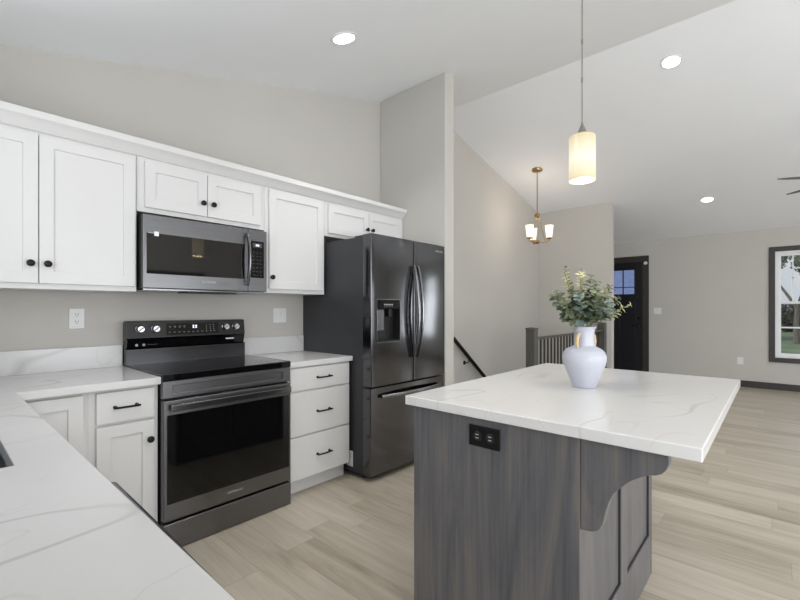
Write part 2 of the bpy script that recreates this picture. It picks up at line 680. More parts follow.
# entry wall with a front door and two windows
def wall_x(name, X0, X1, ys, zs, holes, top):
    return struct(name, MB().grid(ys, zs + [top], holes, 'x', X0, X1), M['wall'], origin=(0, 0, 0))


wall_x('wall_entry', XR, XR + .14, [YB, -3.05, -2.05, -0.86, 0.04, 1.895, 2.805, SW], [0.0, 0.51, 2.185, 2.19],
       {(1, 1), (3, 1), (5, 0), (5, 1)}, C2(XR))
wall_x('wall_left', XL - .12, XL, [YB, -3.4, -1.4, 1.15, 2.17, KW + .12], [0.0, 0.45, 1.18, 2.22],
       {(1, 1), (1, 2), (3, 2)}, C1(XL))
# rear wall with a wide opening and a window
rw = MB().grid([XL, 1.1, 4.1, 5.2, 7.6, XR], [0.0, 0.5, 2.0, C1(XL)], {(1, 0), (1, 1), (3, 1)}, 'y', YB - .12, YB)
rw.prism([(XL, C1(XL)), (XR, C1(XL)), (XR, C2(XR)), (RX, RZ)], 'y', YB - .12, YB)
struct('wall_rear', rw, M['wall'], origin=(0, 0, 0))

# baseboards
struct('baseboard_entry', MB().box((XR - .016, YB, 0), (XR, 1.79, .105)), M['trimdark'], bevel=0.003)
struct('baseboard_closet', MB().box((7.204, 1.95, 0), (7.22, 2.03, .105)), M['trimdark'], bevel=0.003)
struct('baseboard_partition', MB().box((3.09, 2.216, 0), (3.251, 2.232, .105)), M['trimdark'], bevel=0.003)
struct('baseboard_rear', MB().box((4.2, YB, 0), (XR - .02, YB + .016, .105)), M['trimdark'], bevel=0.003)


def window_x(name, X, y0, y1, z0, z1, side, upper_v=True, dark=True):
    """double hung window in an x wall; opening y0..y1, z0..z1; room on the -side of X"""
    s = side
    r = sroot(name, (X, (y0 + y1) / 2, z0))
    c = .075
    f = MB().grid([y0 - c, y0, y1, y1 + c], [z0 - c, z0, z1, z1 + c], {(1, 1)}, 'x', X, X - s * .022)
    put('casing', f, M['trimdark'], r, bevel=.003)
    fr = MB().grid([y0, y0 + .035, y1 - .035, y1], [z0, z0 + .035, z1 - .035, z1], {(1, 1)}, 'x', X + s * .002, X + s * .12)
    put('window_frame', fr, M['trimwhite'], r, bevel=.002)
    zm = (z0 + z1) / 2 + 0.03
    a0, a1 = y0 + .035, y1 - .035
    for nm, zz0, zz1, xo in (('upper_sash', zm - .02, z1 - .035, .065), ('lower_sash', z0 + .035, zm + .02, .035)):
        k = .035
        sa = MB().grid([a0, a0 + k, a1 - k, a1], [zz0, zz0 + k, zz1 - k, zz1], {(1, 1)}, 'x', X + s * xo, X + s * (xo + .03))
        so = put(nm, sa, M['trimwhite'], r, bevel=.002)
        b = MB()
        if nm == 'upper_sash':
            for t in (.18, .82):
                yy = a0 + k + (a1 - a0 - 2 * k) * t
                b.box((X + s * (xo + .008), yy - .008, zz0 + k), (X + s * (xo + .016), yy + .008, zz1 - k))
            zz = zz0 + k + (zz1 - zz0 - 2 * k) * .52
            b.box((X + s * (xo + .008), a0 + k, zz - .008), (X + s * (xo + .0161), a1 - k, zz + .008))
        else:
            zz = zz0 + k + (zz1 - zz0 - 2 * k) * .52
            b.box((X + s * (xo + .008), a0 + k, zz - .012), (X + s * (xo + .0161), a1 - k, zz + .012))
        put('muntin', b, M['trimwhite'], so)
        put('glass_pane', MB().box((X + s * (xo + .018), a0 + k, zz0 + k), (X + s * (xo + .022), a1 - k, zz1 - k)), M['glass'], so)
    return r


window_x('window_1', XR, -0.86, 0.04, 0.51, 2.185, 1)
window_x('window_2', XR, -3.05, -2.05, 0.51, 2.185, 1)


def plain_window(name, axis, W, u0, u1, z0, z1, mull):
    c = .085
    if axis == 'x':
        r = sroot(name, (W, (u0 + u1) / 2, z0))
        d = -1
    else:
        r = sroot(name, ((u0 + u1) / 2, W, z0))
        d = -1
    put('casing', MB().grid([u0 - c, u0, u1, u1 + c], [z0 - (c if z0 > .1 else 0), z0, z1, z1 + c] if z0 > .1 else [z0, z0 + .001, z1, z1 + c],
                            {(1, 1)} if z0 > .1 else {(1, 0), (1, 1)}, axis, W, W + .02), M['trimdark'], r, bevel=.003)
    us = [u0, u0 + .05]
    holes = {(1, 1)}
    k = 1
    for mlt in mull:
        us += [mlt - .03, mlt + .03]
        k += 2
        holes.add((k, 1))
    us += [u1 - .05, u1]
    put('window_frame', MB().grid(us, [z0, z0 + .05, z1 - .05, z1], holes, axis, W - .10, W - .04), M['trimwhite'], r, bevel=.002)
    return r


plain_window('window_3', 'x', XL, 1.15, 2.17, 1.18, 2.22, [1.66])
plain_window('window_4', 'x', XL, -3.4, -1.4, 0.45, 2.22, [-2.4])
plain_window('window_5', 'y', YB, 1.1, 4.1, 0.0, 2.0, [2.6])
plain_window('window_6', 'y', YB, 5.2, 7.6, 0.5, 2.0, [6.4])

# front door
d = sroot('door_1', (XR, 2.35, 0))
cs = MB().grid([1.795, 1.895, 2.805, 2.905], [0.0, 2.185, 2.275], {(1, 0)}, 'x', XR - .022, XR - .0005)
put('door_casing', cs, M['trimdark'], d, bevel=.003)
jb = MB().grid([1.895, 1.915, 2.785, 2.805], [0.0, 2.165, 2.185], {(1, 0)}, 'x', XR, XR + .14)
put('door_jamb', jb, M['trimdark'], d)
DX = XR + .045
ds = MB().grid([1.917, 2.045, 2.655, 2.783], [0.012, 1.56, 2.03, 2.163], {(1, 1)}, 'x', DX, DX + .045)
slab = put('door_slab', ds, M['doorblack'], d, bevel=.003)
pm = MB()
for y0, y1 in ((2.03, 2.33), (2.37, 2.67)):
    pm.grid([y0, y0 + .02, y1 - .02, y1], [0.22, 0.24, 1.42, 1.44], {(1, 1)}, 'x', DX - .008, DX - .0002)
pm.box((DX - .03, 2.0, 1.50), (DX - .0002, 2.70, 1.535))
put('panel_moulding', pm, M['doorblack'], slab, bevel=.002)
lt = MB().grid([2.03, 2.05, 2.650, 2.67], [1.545, 1.565, 2.025, 2.045], {(1, 1)}, 'x', DX - .008, DX - .0002)
lt.box((DX - .004, 2.235, 1.565), (DX + .01, 2.255, 2.025))
lt.box((DX - .004, 2.44, 1.565), (DX + .01, 2.46, 2.025))
lt.box((DX - .0045, 2.05, 1.69), (DX + .0101, 2.65, 1.705))
put('window_muntin', lt, M['doorblack'], slab)
put('glass_pane', MB().box((DX + .02, 2.045, 1.56), (DX + .026, 2.655, 2.03)), M['glass'], slab)
hd = MB().lathe([(.028, 0), (.028, -.012), (.012, -.016), (.012, -.05)], (DX, 1.985, .965), 20, 'x')
hd.box((DX - .060, 1.975, .955), (DX - .046, 2.10, .975))
put('door_handle', hd, M['black'], slab, smooth=True)
put('deadbolt', MB().lathe([(.03, 0), (.03, -.012), (.018, -.03)], (DX, 1.985, 1.10), 20, 'x'), M['black'], slab, smooth=True)
for z in (.25, 1.1, 1.95):
    put('hinge', MB().lathe([(.008, z - .05), (.008, z + .05)], (DX - .006, 2.784, 0), 10), M['black'], d)
tag(put('contact_sensor', MB().lathe([(.0, 0), (.03, 0), (.03, -.018), (.022, -.026), (0, -.026)], (XR - .023, 1.845, 2.135), 20, 'x'), M['plate'], smooth=True),
    'small white round sensor on the top corner of the black front door casing', 'door sensor')

# ------------------------------------------------------------------ cabinets
def knob(x, y, z, parent):
    m = MB().lathe([(.0, -.030), (.010, -.030), (.0165, -.026), (.0165, -.020), (.009, -.014), (.006, -.006), (.009, 0.0), (0, 0)], (x, y, z), 20, 'y')
    return put('knob', m, M['black'], parent, smooth=True)


def pull(x0, x1, y, z, parent):
    m = MB()
    xs = [x0 + (x1 - x0) * i / 10 for i in range(11)]
    m.tube([(x, y - .026 - .005 * math.sin(pi * (x - x0) / (x1 - x0)), z) for x in xs], .0055, 10)
    for x in (x0 + .010, x1 - .010):
        m.tube([(x, y, z), (x, y - .027, z)], .006, 10)
        m.lathe([(.009, 0), (.009, -.004)], (x, y, z), 14, 'y')
    return put('drawer_pull', m, M['black'], parent, smooth=True)


def shaker(parent, x0, x1, z0, z1, Y, name='cabinet_door', rail=.057, t=.020):
    """door with its back on plane y=Y, facing -y"""
    m = MB().grid([x0, x0 + rail, x1 - rail, x1], [z0, z0 + rail, z1 - rail, z1], {(1, 1)}, 'y', Y - t, Y)
    m.box((x0 + rail - .002, Y - .011, z0 + rail - .002), (x1 - rail + .002, Y - .002, z1 - rail + .002))
    return put(name, m, M['cab'], parent, bevel=.0018)


UY = 2.735       # plane of the wall-cabinet face frames
def upper(name_label, x0, x1, z0, z1, doors, group='white wall cabinets along the kitchen wall'):
    r = thing('wall_cabinet', ((x0 + x1) / 2, 2.9, z0), name_label, 'cabinet', group)
    body = MB().box((x0 + .0006, UY, z0), (x1 - .0006, KW - .001, z1))
    put('carcass', body, M['cab'], r, bevel=.0015)
    for a, b, c, e, kn in doors:
        dd = shaker(r, a, b, c, e, UY - .0005)
        if kn: knob(kn[0], UY - .0205, kn[1], dd)
    return r


CT = 2.15
upper('white wall cabinet at the far left with two tall shaker doors', XL + .002, 0.797, 1.372, CT,
      [(-.045, .3635, 1.40, 2.133, (.333, 1.496)), (.3675, .785, 1.40, 2.133, (.398, 1.496))])
upper('short white wall cabinet with two doors directly above the microwave', 0.797, 1.602, 1.835, CT,
      [(.835, 1.1905, 1.862, 2.128, (1.160, 1.940)), (1.1945, 1.565, 1.862, 2.128, (1.225, 1.940))])
upper('white wall cabinet with one tall door between microwave and refrigerator', 1.602, 2.137, 1.39, CT,
      [(1.633, 2.112, 1.42, 2.133, (1.648, 1.502))])
upper('short white wall cabinet with two doors above the refrigerator', 2.137, 3.098, 1.866, CT,
      [(2.168, 2.618, 1.892, 2.125, (2.590, 1.974)), (2.622, 3.06, 1.892, 2.125, (2.655, 1.974))])

cp = [(UY + .03, 2.1503), (UY - .005, 2.1503), (UY - .012, 2.156), (UY - .022, 2.175), (UY - .046, 2.196), (UY - .056, 2.202), (UY - .056, 2.236), (UY + .03, 2.236)]
tag(put('crown_moulding', MB().prism(cp, 'x', XL + .002, 3.098), M['cab'], bevel=.001),
    'long white crown moulding running along the top of the wall cabinets', 'moulding')

# base cabinets -----------------------------------------------------
BY = 2.432
def toe(x0, x1):
    return [(x0, 0), (x1, 0)]


def base_cab(label, x0, x1, name='base_cabinet'):
    r = thing(name, ((x0 + x1) / 2, 2.75, 0), label, 'cabinet')
    m = MB().prism([(BY, .11), (BY + .06, .11), (BY + .06, 0.001), (KW - .001, 0.001), (KW - .001, .8815), (BY, .8815)], 'x', x0, x1)
    put('carcass', m, M['cab'], r, bevel=.0015)
    return r


def slab_drawer(parent, x0, x1, z0, z1, px0, px1, pz):
    o = put('drawer', MB().box((x0, BY - .020, z0), (x1, BY - .0005, z1)), M['cab'], parent, bevel=.0025)
    pull(px0, px1, BY - .020, pz, o)
    return o


rb = base_cab('white base cabinet with three stacked drawers between range and refrigerator', 1.592, 2.135)
slab_drawer(rb, 1.606, 2.122, .720, .872, 1.815, 1.940, .796)
slab_drawer(rb, 1.606, 2.122, .416, .708, 1.815, 1.940, .560)
slab_drawer(rb, 1.606, 2.122, .118, .404, 1.815, 1.940, .258)
lb = base_cab('white base cabinet with one drawer over a door left of the range', 0.505, 0.807)
slab_drawer(lb, .535, .786, .717, .868, .600, .714, .792)
dd = shaker(lb, .535, .786, .125, .703, BY - .0005)
knob(.762, BY - .0205, .606, dd)
cb = base_cab('white corner base cabinet with one plain full height door', -0.395, 0.505, 'corner_cabinet')
shaker(cb, .26, .484, .125, .868, BY - .0005)

# run of cabinets along the left wall
r = thing('sink_cabinet', (-.06, 1.85, 0), 'white sink base cabinet under the steel sink', 'cabinet')
m = MB().prism([(XL + .002, .001), (.16, .001), (.16, .11), (.22, .11), (.22, .60), (XL + .002, .60)], 'y', 1.225, 2.40)
m.box((.20, 1.225, .60), (.22, 2.40, .8815))
m.box((XL + .002, 1.225, .60), (.20, 1.24, .8815))
put('carcass', m, M['cab'], r, bevel=.0015)
m = MB()
for a, b in ((1.235, 1.80), (1.81, 2.37)):
    dm = MB().grid([a, a + .057, b - .057, b], [.125, .182, .80, .857], {(1, 1)}, 'x', .2205, .2400)
    dm.box((.2222, a + .055, .18), (.231, b - .055, .802))
    dr = put('cabinet_door', dm, M['cab'], r, bevel=.0018)
    put('knob', MB().lathe([(.006, 0), (.006, .012), (.0165, .02), (.0165, .026), (0, .03)], (.240, 1.76 if a < 1.5 else 1.83, .80), 20, 'x'), M['black'], dr, smooth=True)
r = thing('dishwasher', (-.06, .85, 0), 'black stainless dishwasher just under the near edge of the left worktop', 'dishwasher')
put('tub', MB().box((-.36, .62, .03), (.225, 1.222, .872)), M['pblack'], r)
dwd = put('dishwasher_door', MB().box((.2255, .62, .10), (.263, 1.222, .874)), M['bssh'], r, bevel=.004)
put('towel_bar_handle', MB().tube([(.263, 1.205, .846), (.290, 1.205, .846), (.300, 1.195, .846), (.297, .92, .846), (.292, .665, .846), (.284, .65, .846), (.263, .65, .846)], .0075, 10), M['handle'], dwd, smooth=True)
put('toe_panel', MB().box((.15, .63, .001), (.17, 1.215, .10)), M['pblack'], r)
r = thing('end_cabinet', (-.08, .3, 0), 'white base cabinet at the near end of the left worktop', 'cabinet')
put('carcass', MB().prism([(XL + .002, .001), (.16, .001), (.16, .11), (.22, .11), (.22, .8815), (XL + .002, .8815)], 'y', .10, .615), M['cab'], r, bevel=.0015)

# worktops ------------------------------------------------------------
ZT, ZB = .919, .8825
r = thing('worktop', (0, 0, .8755), 'L-shaped white veined quartz worktop with sink on the left', 'worktop')
xs = [XL + .002, -.285, .13, .250, .8105]
ys = [.06, 1.284, 2.03, 2.391, KW - .001]
put('worktop_slab', MB().grid(xs, ys, {(1, 1), (3, 0), (3, 1), (3, 2)}, 'z', ZB, ZT), M['quartz'], r, bevel=.003)
bs = MB().box((XL + .020, KW - .021, ZT + .0002), (.806, KW - .001, 1.050))
bs.box((XL + .002, .06, ZT + .0002), (XL + .020, KW - .0215, 1.050))
put('backsplash', bs, M['quartz'], r, bevel=.0015)
r = thing('worktop', (1.6, 2.4, .8755), 'short white quartz worktop between range and refrigerator', 'worktop')
put('worktop_slab', MB().box((1.5885, 2.400, ZB), (2.147, KW - .001, ZT)), M['quartz'], r, bevel=.003)
put('backsplash', MB().box((1.5895, KW - .021, ZT + .0002), (2.147, KW - .001, 1.050)), M['quartz'], r, bevel=.0015)

# sink
r = thing('sink', (-.08, 1.657, .66), 'stainless steel undermount sink set in the left worktop', 'sink')
sm = MB()
sm.grid([-.300, -.288, .133, .145], [1.269, 1.281, 2.033, 2.045], {(1, 1)}, 'z', .665, .8820)
sm.box((-.300, 1.269, .655), (.145, 2.045, .665))
put('basin', sm, M['sinksteel'], r, bevel=.002)
put('drain', MB().lathe([(.045, .6652), (.045, .668), (.030, .668), (.028, .6655), (0, .6655)], (-.08, 1.66, 0), 24), M['handle'], r, smooth=True)
r = thing('kitchen_faucet', (-.335, 1.657, .915), 'tall black kitchen faucet behind the steel sink', 'faucet')
pts = [(-.335, 1.657, .922), (-.335, 1.657, 1.17)]
for i in range(1, 13):
    a = pi * i / 12
    pts.append((-.335 + .09 * (1 - math.cos(a)), 1.657, 1.17 + .09 * math.sin(a)))
pts.append((-.155, 1.657, 1.10))
put('spout', MB().tube(pts, .011, 12), M['black'], r, smooth=True)
put('faucet_base', MB().lathe([(.024, .9192), (.024, .93), (.017, .945), (.017, .985), (.012, .99)], (-.335, 1.657, 0), 20), M['black'], r, smooth=True)
put('lever', MB().tube([(-.335, 1.672, .965), (-.335, 1.72, .985)], .006, 8), M['black'], r, smooth=True)

# ------------------------------------------------------------------ range
RX0, RX1 = .812, 1.586
RF = 2.385
r = thing('range', (1.19, 2.7, 0), 'freestanding black stainless electric range with a smooth glass cooktop', 'range')
put('oven_body', MB().box((RX0 + .004, RF + .032, .035), (RX1 - .004, 3.04, .892)), M['pblack'], r, bevel=.002)
for x in (RX0 + .05, RX1 - .05):
    for y in (2.46, 2.95):
        put('foot', MB().lathe([(.018, .001), (.018, .034)], (x, y, 0), 12), M['pblack'], r)
ct = put('cooktop', MB().box((RX0, RF - .006, .894), (RX1, 2.980, .932)), M['gblack'], r, bevel=.004)
rim = MB().grid([RX0, RX0 + .004, RX1 - .004, RX1], [RF - .005, RF - .001, 2.974, 2.9795], {(1, 1)}, 'z', .9321, .9327)
put('rim_trim', rim, M['handle'], ct)
def ring(c, r0, r1, z):
    n = 40
    m = MB()
    vs, fs = [], []
    for i in range(n):
        a = 2 * pi * i / n
        vs += [(c[0] + r0 * math.cos(a), c[1] + r0 * math.sin(a), z), (c[0] + r1 * math.cos(a), c[1] + r1 * math.sin(a), z)]
    for i in range(n):
        j = (i + 1) % n
        fs.append((2 * i, 2 * i + 1, 2 * j + 1, 2 * j))
    return m.add(vs, fs)
M['burner'] = P('printed_burner_ring', (48, 48, 50), 0.2, var=0.05)
for c, rr in (((1.00, 2.55), .115), ((1.38, 2.55), .085), ((1.00, 2.80), .075), ((1.38, 2.80), .10)):
    b = ring(c, rr - .002, rr, .9323)
    b2 = ring(c, rr * .62, rr * .62 + .002, .9323)
    b.add(b2.v, b2.f)
    put('burner_ring', b, M['burner'], ct, fixn=False)
# front control apron with its long shallow recess
ap = MB().grid([RX0 + .002, RX0 + .055, RX1 - .055, RX1 - .002], [.802, .826, .866, .8925], {(1, 1)}, 'y', RF - .004, RF + .030)
ap.box((RX0 + .05, RF + .008, .815), (RX1 - .05, RF + .028, .875))
put('front_apron', ap, M['bssh'], r, bevel=.004)
# oven door
od = put('oven_door', MB().box((RX0 + .003, RF - .012, .158), (RX1 - .003, RF + .031, .792)), M['bssh'], r, bevel=.006)
put('door_glass', MB().box((RX0 + .020, RF - .0155, .250), (RX1 - .018, RF - .0121, .716)), M['gblack'], od, bevel=.001)
hb = MB().box((RX0 + .030, RF - .044, .736), (RX1 - .018, RF - .034, .772))
hbo = put('oven_handle', hb, M['handle'], od, bevel=.005, seg=3)
for x in (RX0 + .055, RX1 - .055):
    put('handle_mount', MB().box((x - .012, RF - .0338, .742), (x + .012, RF - .0121, .766)), M['bssh'], hbo, bevel=.002)
text('logo', 'SAMSUNG', .018, (1.205, RF - .0122, .207), FACE_Y, M['mark'], od, sx=1.15)
put('storage_drawer', MB().box((RX0 + .003, RF - .014, .003), (RX1 - .003, RF + .031, .146)), M['bssh'], r, bevel=.005)
# back guard
bg_ = put('backguard', MB().prism([(2.981, .929), (2.981, 1.022), (3.000, 1.030), (3.000, 1.190), (3.040, 1.190), (3.040, .929)], 'x', RX0 - .002, RX1 + .002), M['bssd'], r, bevel=.003)
cx0, cx1 = RX0 - .008, RX1 - .014
cpn = put('control_panel', MB().prism([(2.950, 1.090), (2.966, 1.196), (2.9995, 1.200), (2.9995, 1.083), (2.958, 1.083)], 'x', cx0, cx1), M['bssd'], r, bevel=.004)
def cpy(z):
    return 2.950 + (z - 1.090) / (1.196 - 1.090) * .016
put('display_glass', MB().prism([(cpy(1.104) - .0022, 1.104), (cpy(1.180) - .0022, 1.180), (cpy(1.180) + .003, 1.180), (cpy(1.104) + .003, 1.104)], 'x', 1.035, 1.375), M['gblack'], cpn)
mk = MB()
def cmark(x, z, w_, h_):
    y = cpy(z) - .0027
    mk.box((x - w_ / 2, y - .0006, z - h_ / 2), (x + w_ / 2, y + .0006, z + h_ / 2))
for x in (1.055, 1.085, 1.115, 1.145):
    cmark(x, 1.160, .013, .0022); cmark(x, 1.152, .009, .0016); cmark(x - .004, 1.122, .010, .0028)
for x in (1.17, 1.20, 1.23, 1.26, 1.29, 1.32, 1.345):
    cmark(x, 1.122, .008, .003)
for x in (1.29, 1.315, 1.34):
    for z in (1.165, 1.150, 1.136):
        cmark(x, z, .004, .004)
put('panel_print', mk, M['mark'], cpn)
lg = MB()
for x in (1.203, 1.221):
    y = cpy(1.155) - .0028
    for dz in (-.006, .006):
        lg.lathe([(.0052, -.0008), (.0052, .0006)], (x, y, 1.155 + dz), 12, 'y')
put('clock_digits', lg, M['led'], cpn)
for x in (.880, .968, 1.425, 1.500):
    yk = cpy(1.148)
    ko = put('knob', MB().lathe([(.025, -.001), (.025, -.004), (.0225, -.006), (.0205, -.026), (.018, -.029), (0, -.029)], (x, yk, 1.148), 28, 'y'), M['knobsteel'], cpn, smooth=True)
    put('knob_grip', MB().tube([(x - .012, yk - .0300, 1.148 - .010), (x + .012, yk - .0300, 1.148 + .010)], .0045, 8), M['knobsteel'], ko, smooth=True)
    put('knob_skirt', MB().lathe([(.029, 0), (.029, -.0012)], (x, yk - .0002, 1.148), 28, 'y'), M['pblack'], ko)
put('vent_strip', MB().prism([(2.975, 1.030), (2.9585, 1.0825), (2.9995, 1.0825), (2.9995, 1.0305)], 'x', RX0, RX1 - .014), M['gblack'], bg_)
for x in (.865, .905):
    put('sticker', MB().lathe([(.008, -.0012), (.008, 0)], (x, 2.968, 1.048), 16, 'y'), M['mark'], bg_)
put('sticker', MB().box((.925, 2.9660, 1.047), (.985, 2.9672, 1.050)), M['slot'], bg_)
put('sticker', MB().box((1.43, 2.9600, 1.058), (1.49, 2.9625, 1.067)), M['whiteprint'], bg_)

# ------------------------------------------------------------------ microwave
MX0, MX1, MZ0, MZ1, MF = .806, 1.576, 1.380, 1.812, 2.655
r = thing('microwave', (1.185, 2.85, MZ0), 'black stainless over-the-range microwave hung under the short cabinet', 'microwave')
put('housing', MB().box((MX0, MF + .031, MZ0 + .012), (MX1, KW - .001, MZ1)), M['pblack'], r, bevel=.003)
dm = put('microwave_door', MB().box((MX0, MF, MZ0 + .012), (1.437, MF + .030, MZ1 - .002)), M['bssh'], r, bevel=.004)
put('door_glass', MB().box((MX0 + .018, MF - .0022, 1.474), (1.412, MF - .0001, 1.706)), M['gmirror'], dm, bevel=.0006)
cpm = put('control_panel', MB().box((1.440, MF, MZ0 + .012), (MX1, MF + .030, MZ1 - .002)), M['bssh'], r, bevel=.004)
put('keypad', MB().box((1.456, MF - .0022, 1.486), (1.552, MF - .0001, 1.735)), M['gblack'], cpm)
kp = MB()
for i in range(3):
    for j in range(7):
        kp.box((1.470 + i * .026, MF - .003, 1.500 + j * .026), (1.482 + i * .026, MF - .0023, 1.505 + j * .026))
put('key_print', kp, M['slot'], cpm)
put('display', MB().box((1.470, MF - .0031, 1.692), (1.538, MF - .0023, 1.722)), M['slot'], cpm)
dg = MB()
for i in range(3):
    dg.box((1.492 + i * .009, MF - .004, 1.701), (1.497 + i * .009, MF - .0032, 1.713))
put('display_digits', dg, M['led'], cpm)
hp = []
for i in range(17):
    t = i / 16
    hp.append((1.420, MF - .020 - .036 * math.sin(pi * t), 1.432 + .345 * t))
hh = MB().tube(hp, .01, 12, flat=(.017, .009))
hh.box((1.410, MF - .026, 1.436), (1.426, MF - .0001, 1.455))
hh.box((1.410, MF - .026, 1.755), (1.426, MF - .0001, 1.774))
put('microwave_handle', hh, M['handle'], dm, smooth=True)
text('logo', 'SAMSUNG', .017, (1.175, MF - .0002, 1.440), FACE_Y, M['mark'], dm, sx=1.15)
put('sticker', MB().box((.862, MF - .003, 1.690), (.886, MF - .0023, 1.716)), M['whiteprint'], dm)
put('sticker', MB().box((.830, MF - .003, 1.703), (.860, MF - .0023, 1.708)), M['mark'], dm)
put('bottom_vent', MB().box((MX0 + .01, MF + .035, MZ0), (MX1 - .01, KW - .05, MZ0 + .0118)), M['handle'], r, bevel=.002)
put('lamp_cover', MB().box((1.05, MF + .012, MZ0 - .008), (1.36, MF + .16, MZ0 - .0002)), M['pblack'], r, bevel=.002)

# ------------------------------------------------------------------ refrigerator
FX0, FX1, FF = 2.152, 3.055, 2.200
r = thing('refrigerator', (2.6, 2.65, 0), 'tall black stainless french door refrigerator with ice and water dispenser', 'refrigerator')
put('cabinet_body', MB().box((FX0, FF + .096, .045), (FX1, 3.045, 1.812)), M['fside'], r, bevel=.004)
put('base_grille', MB().box((FX0 + .01, FF + .06, .028), (FX1 - .01, FF + .30, .0445)), M['pblack'], r)
for x in (FX0 + .03, FX1 - .05):
    put('hinge_cover', MB().box((x, FF + .10, 1.8125), (x + .06, FF + .22, 1.832)), M['pblack'], r, bevel=.005)
for x in (FX0 + .06, FX1 - .06):
    for y in (FF + .14, 2.95):
        put('foot', MB().lathe([(.022, .001), (.022, .0275)], (x, y, 0), 14), M['pblack'], r)


def fdoor(name, x0, x1, z0, z1, bow, hole=None, parent=None):
    """door with a gently bowed front; hole = (hx0,hx1,hz0,hz1) leaves the dispenser opening"""
    cuts = [x0 + (x1 - x0) * i / 14 for i in range(15)]
    zc = [z0, z1]
    if hole:
        cuts = sorted(set([c for c in cuts if min(abs(c - hole[0]), abs(c - hole[1])) > .012] + [hole[0], hole[1]]))
        zc = [z0, hole[2], hole[3], z1]
    def yf(x):
        t = (x - x0) / (x1 - x0)
        e = min(x - x0, x1 - x)
        rr = .009
        rnd = 0 if e > rr else rr - math.sqrt(max(0, rr * rr - (rr - e) ** 2))
        return FF + bow * (1 - 4 * t * (1 - t)) + rnd
    cuts = sorted(set(cuts + [x0 + .001, x0 + .004, x0 + .0065, x0 + .009, x1 - .001, x1 - .004, x1 - .0065, x1 - .009]))
    yb = FF + .092
    V, F = [], []
    nx, nz_ = len(cuts), len(zc)
    for x in cuts:
        for z in zc:
            V.append((x, yf(x), z))
    off = len(V)
    for x in cuts:
        for z in zc:
            V.append((x, yb, z))
    def g(i, j, k=0): return k * off + i * nz_ + j
    def isholed(i, j):
        return hole and hole[0] - 1e-6 <= cuts[i] and cuts[i + 1] <= hole[1] + 1e-6 and j == 1
    for i in range(nx - 1):
        for j in range(nz_ - 1):
            if not isholed(i, j):
                F.append((g(i, j), g(i + 1, j), g(i + 1, j + 1), g(i, j + 1)))
            F.append((g(i, j, 1), g(i, j + 1, 1), g(i + 1, j + 1, 1), g(i + 1, j, 1)))
        F.append((g(i, 0), g(i, 0, 1), g(i + 1, 0, 1), g(i + 1, 0)))
        F.append((g(i, nz_ - 1), g(i + 1, nz_ - 1), g(i + 1, nz_ - 1, 1), g(i, nz_ - 1, 1)))
    for j in range(nz_ - 1):
        F.append((g(0, j), g(0, j + 1), g(0, j + 1, 1), g(0, j, 1)))
        F.append((g(nx - 1, j), g(nx - 1, j, 1), g(nx - 1, j + 1, 1), g(nx - 1, j + 1)))
    o = put(name, MB().add(V, F), M['bss'], parent, smooth=True, fixn=not hole)
    return o


HX = (2.205, 2.462, 1.025, 1.345)
XM = (FX0 + FX1) / 2 + .030
fl_ = fdoor('fridge_door', FX0 - .002, XM - .0025, .702, 1.826, .004, HX, r)
fr_ = fdoor('fridge_door', XM + .0025, FX1 + .002, .702, 1.826, .004, None, r)
fz_ = fdoor('freezer_drawer', FX0 - .002, FX1 + .002, .048, .688, .014, None, r)
# dispenser
y0 = FF + .003
dp = MB()
dp.box((HX[0] + .0004, FF + .068, HX[2] + .0004), (HX[1] - .0004, FF + .078, HX[3] - .0004))
dp.box((HX[0] + .0004, y0, HX[2] + .0004), (HX[0] + .006, FF + .068, HX[3] - .0004))
dp.box((HX[1] - .006, y0, HX[2] + .0004), (HX[1] - .0004, FF + .068, HX[3] - .0004))
dp.box((HX[0] + .006, y0, HX[2] + .0004), (HX[1] - .006, FF + .068, HX[2] + .012))
dpo = put('dispenser_recess', dp, M['pblack'], fl_)
put('dispenser_panel', MB().box((HX[0] + .0062, FF + .004, 1.275), (HX[1] - .0062, FF + .067, HX[3] - .0006)), M['gblack'], dpo)
pr = MB()
for i in range(6):
    pr.box((2.285 + i * .017, FF + .0030, 1.302), (2.294 + i * .017, FF + .0039, 1.312))
    pr.box((2.287 + i * .017, FF + .0030, 1.290), (2.292 + i * .017, FF + .0039, 1.293))
put('panel_icons', pr, M['mark'], dpo)
put('paddle', MB().box((2.255, FF + .045, 1.11), (2.325, FF + .052, 1.270)), M['handle'], dpo, bevel=.002)
put('spout', MB().box((2.365, FF + .030, 1.215), (2.395, FF + .060, 1.2745)), M['pblack'], dpo, bevel=.002)
fr = MB().grid([HX[0] - .004, HX[0] + .002, HX[1] - .002, HX[1] + .004], [HX[2] - .004, HX[2] + .002, HX[3] - .002, HX[3] + .004], {(1, 1)}, 'y', FF - .0005, FF + .008)
put('dispenser_trim', fr, M['handle'], dpo)
for x, dr in ((XM - .024, fl_), (XM + .024, fr_)):
    pts = []
    for i in range(25):
        t = i / 24
        pts.append((x, FF - .012 - .052 * math.sin(pi * t) ** .8, .885 + .735 * t))
    h = MB().tube(pts, .01, 14, flat=(.018, .010))
    h.box((x - .010, FF - .018, .890), (x + .010, FF + .012, .915))
    h.box((x - .010, FF - .018, 1.590), (x + .010, FF + .012, 1.615))
    put('door_handle', h, M['handle'], dr, smooth=True)
pts = []
for i in range(25):
    t = i / 24
    pts.append((2.245 + .725 * t, FF - .012 - .045 * math.sin(pi * t) ** .8, .622))
h = MB().tube(pts, .01, 14, flat=(.009, .015))
h.box((2.250, FF - .018, .612), (2.275, FF + .014, .632))
h.box((2.940, FF - .018, .612), (2.965, FF + .014, .632))
put('drawer_handle', h, M['handle'], fz_, smooth=True)
text('logo', 'SAMSUNG', .022, (2.965, FF + .0010, 1.772), FACE_Y, M['mark'], fr_, sx=1.1)
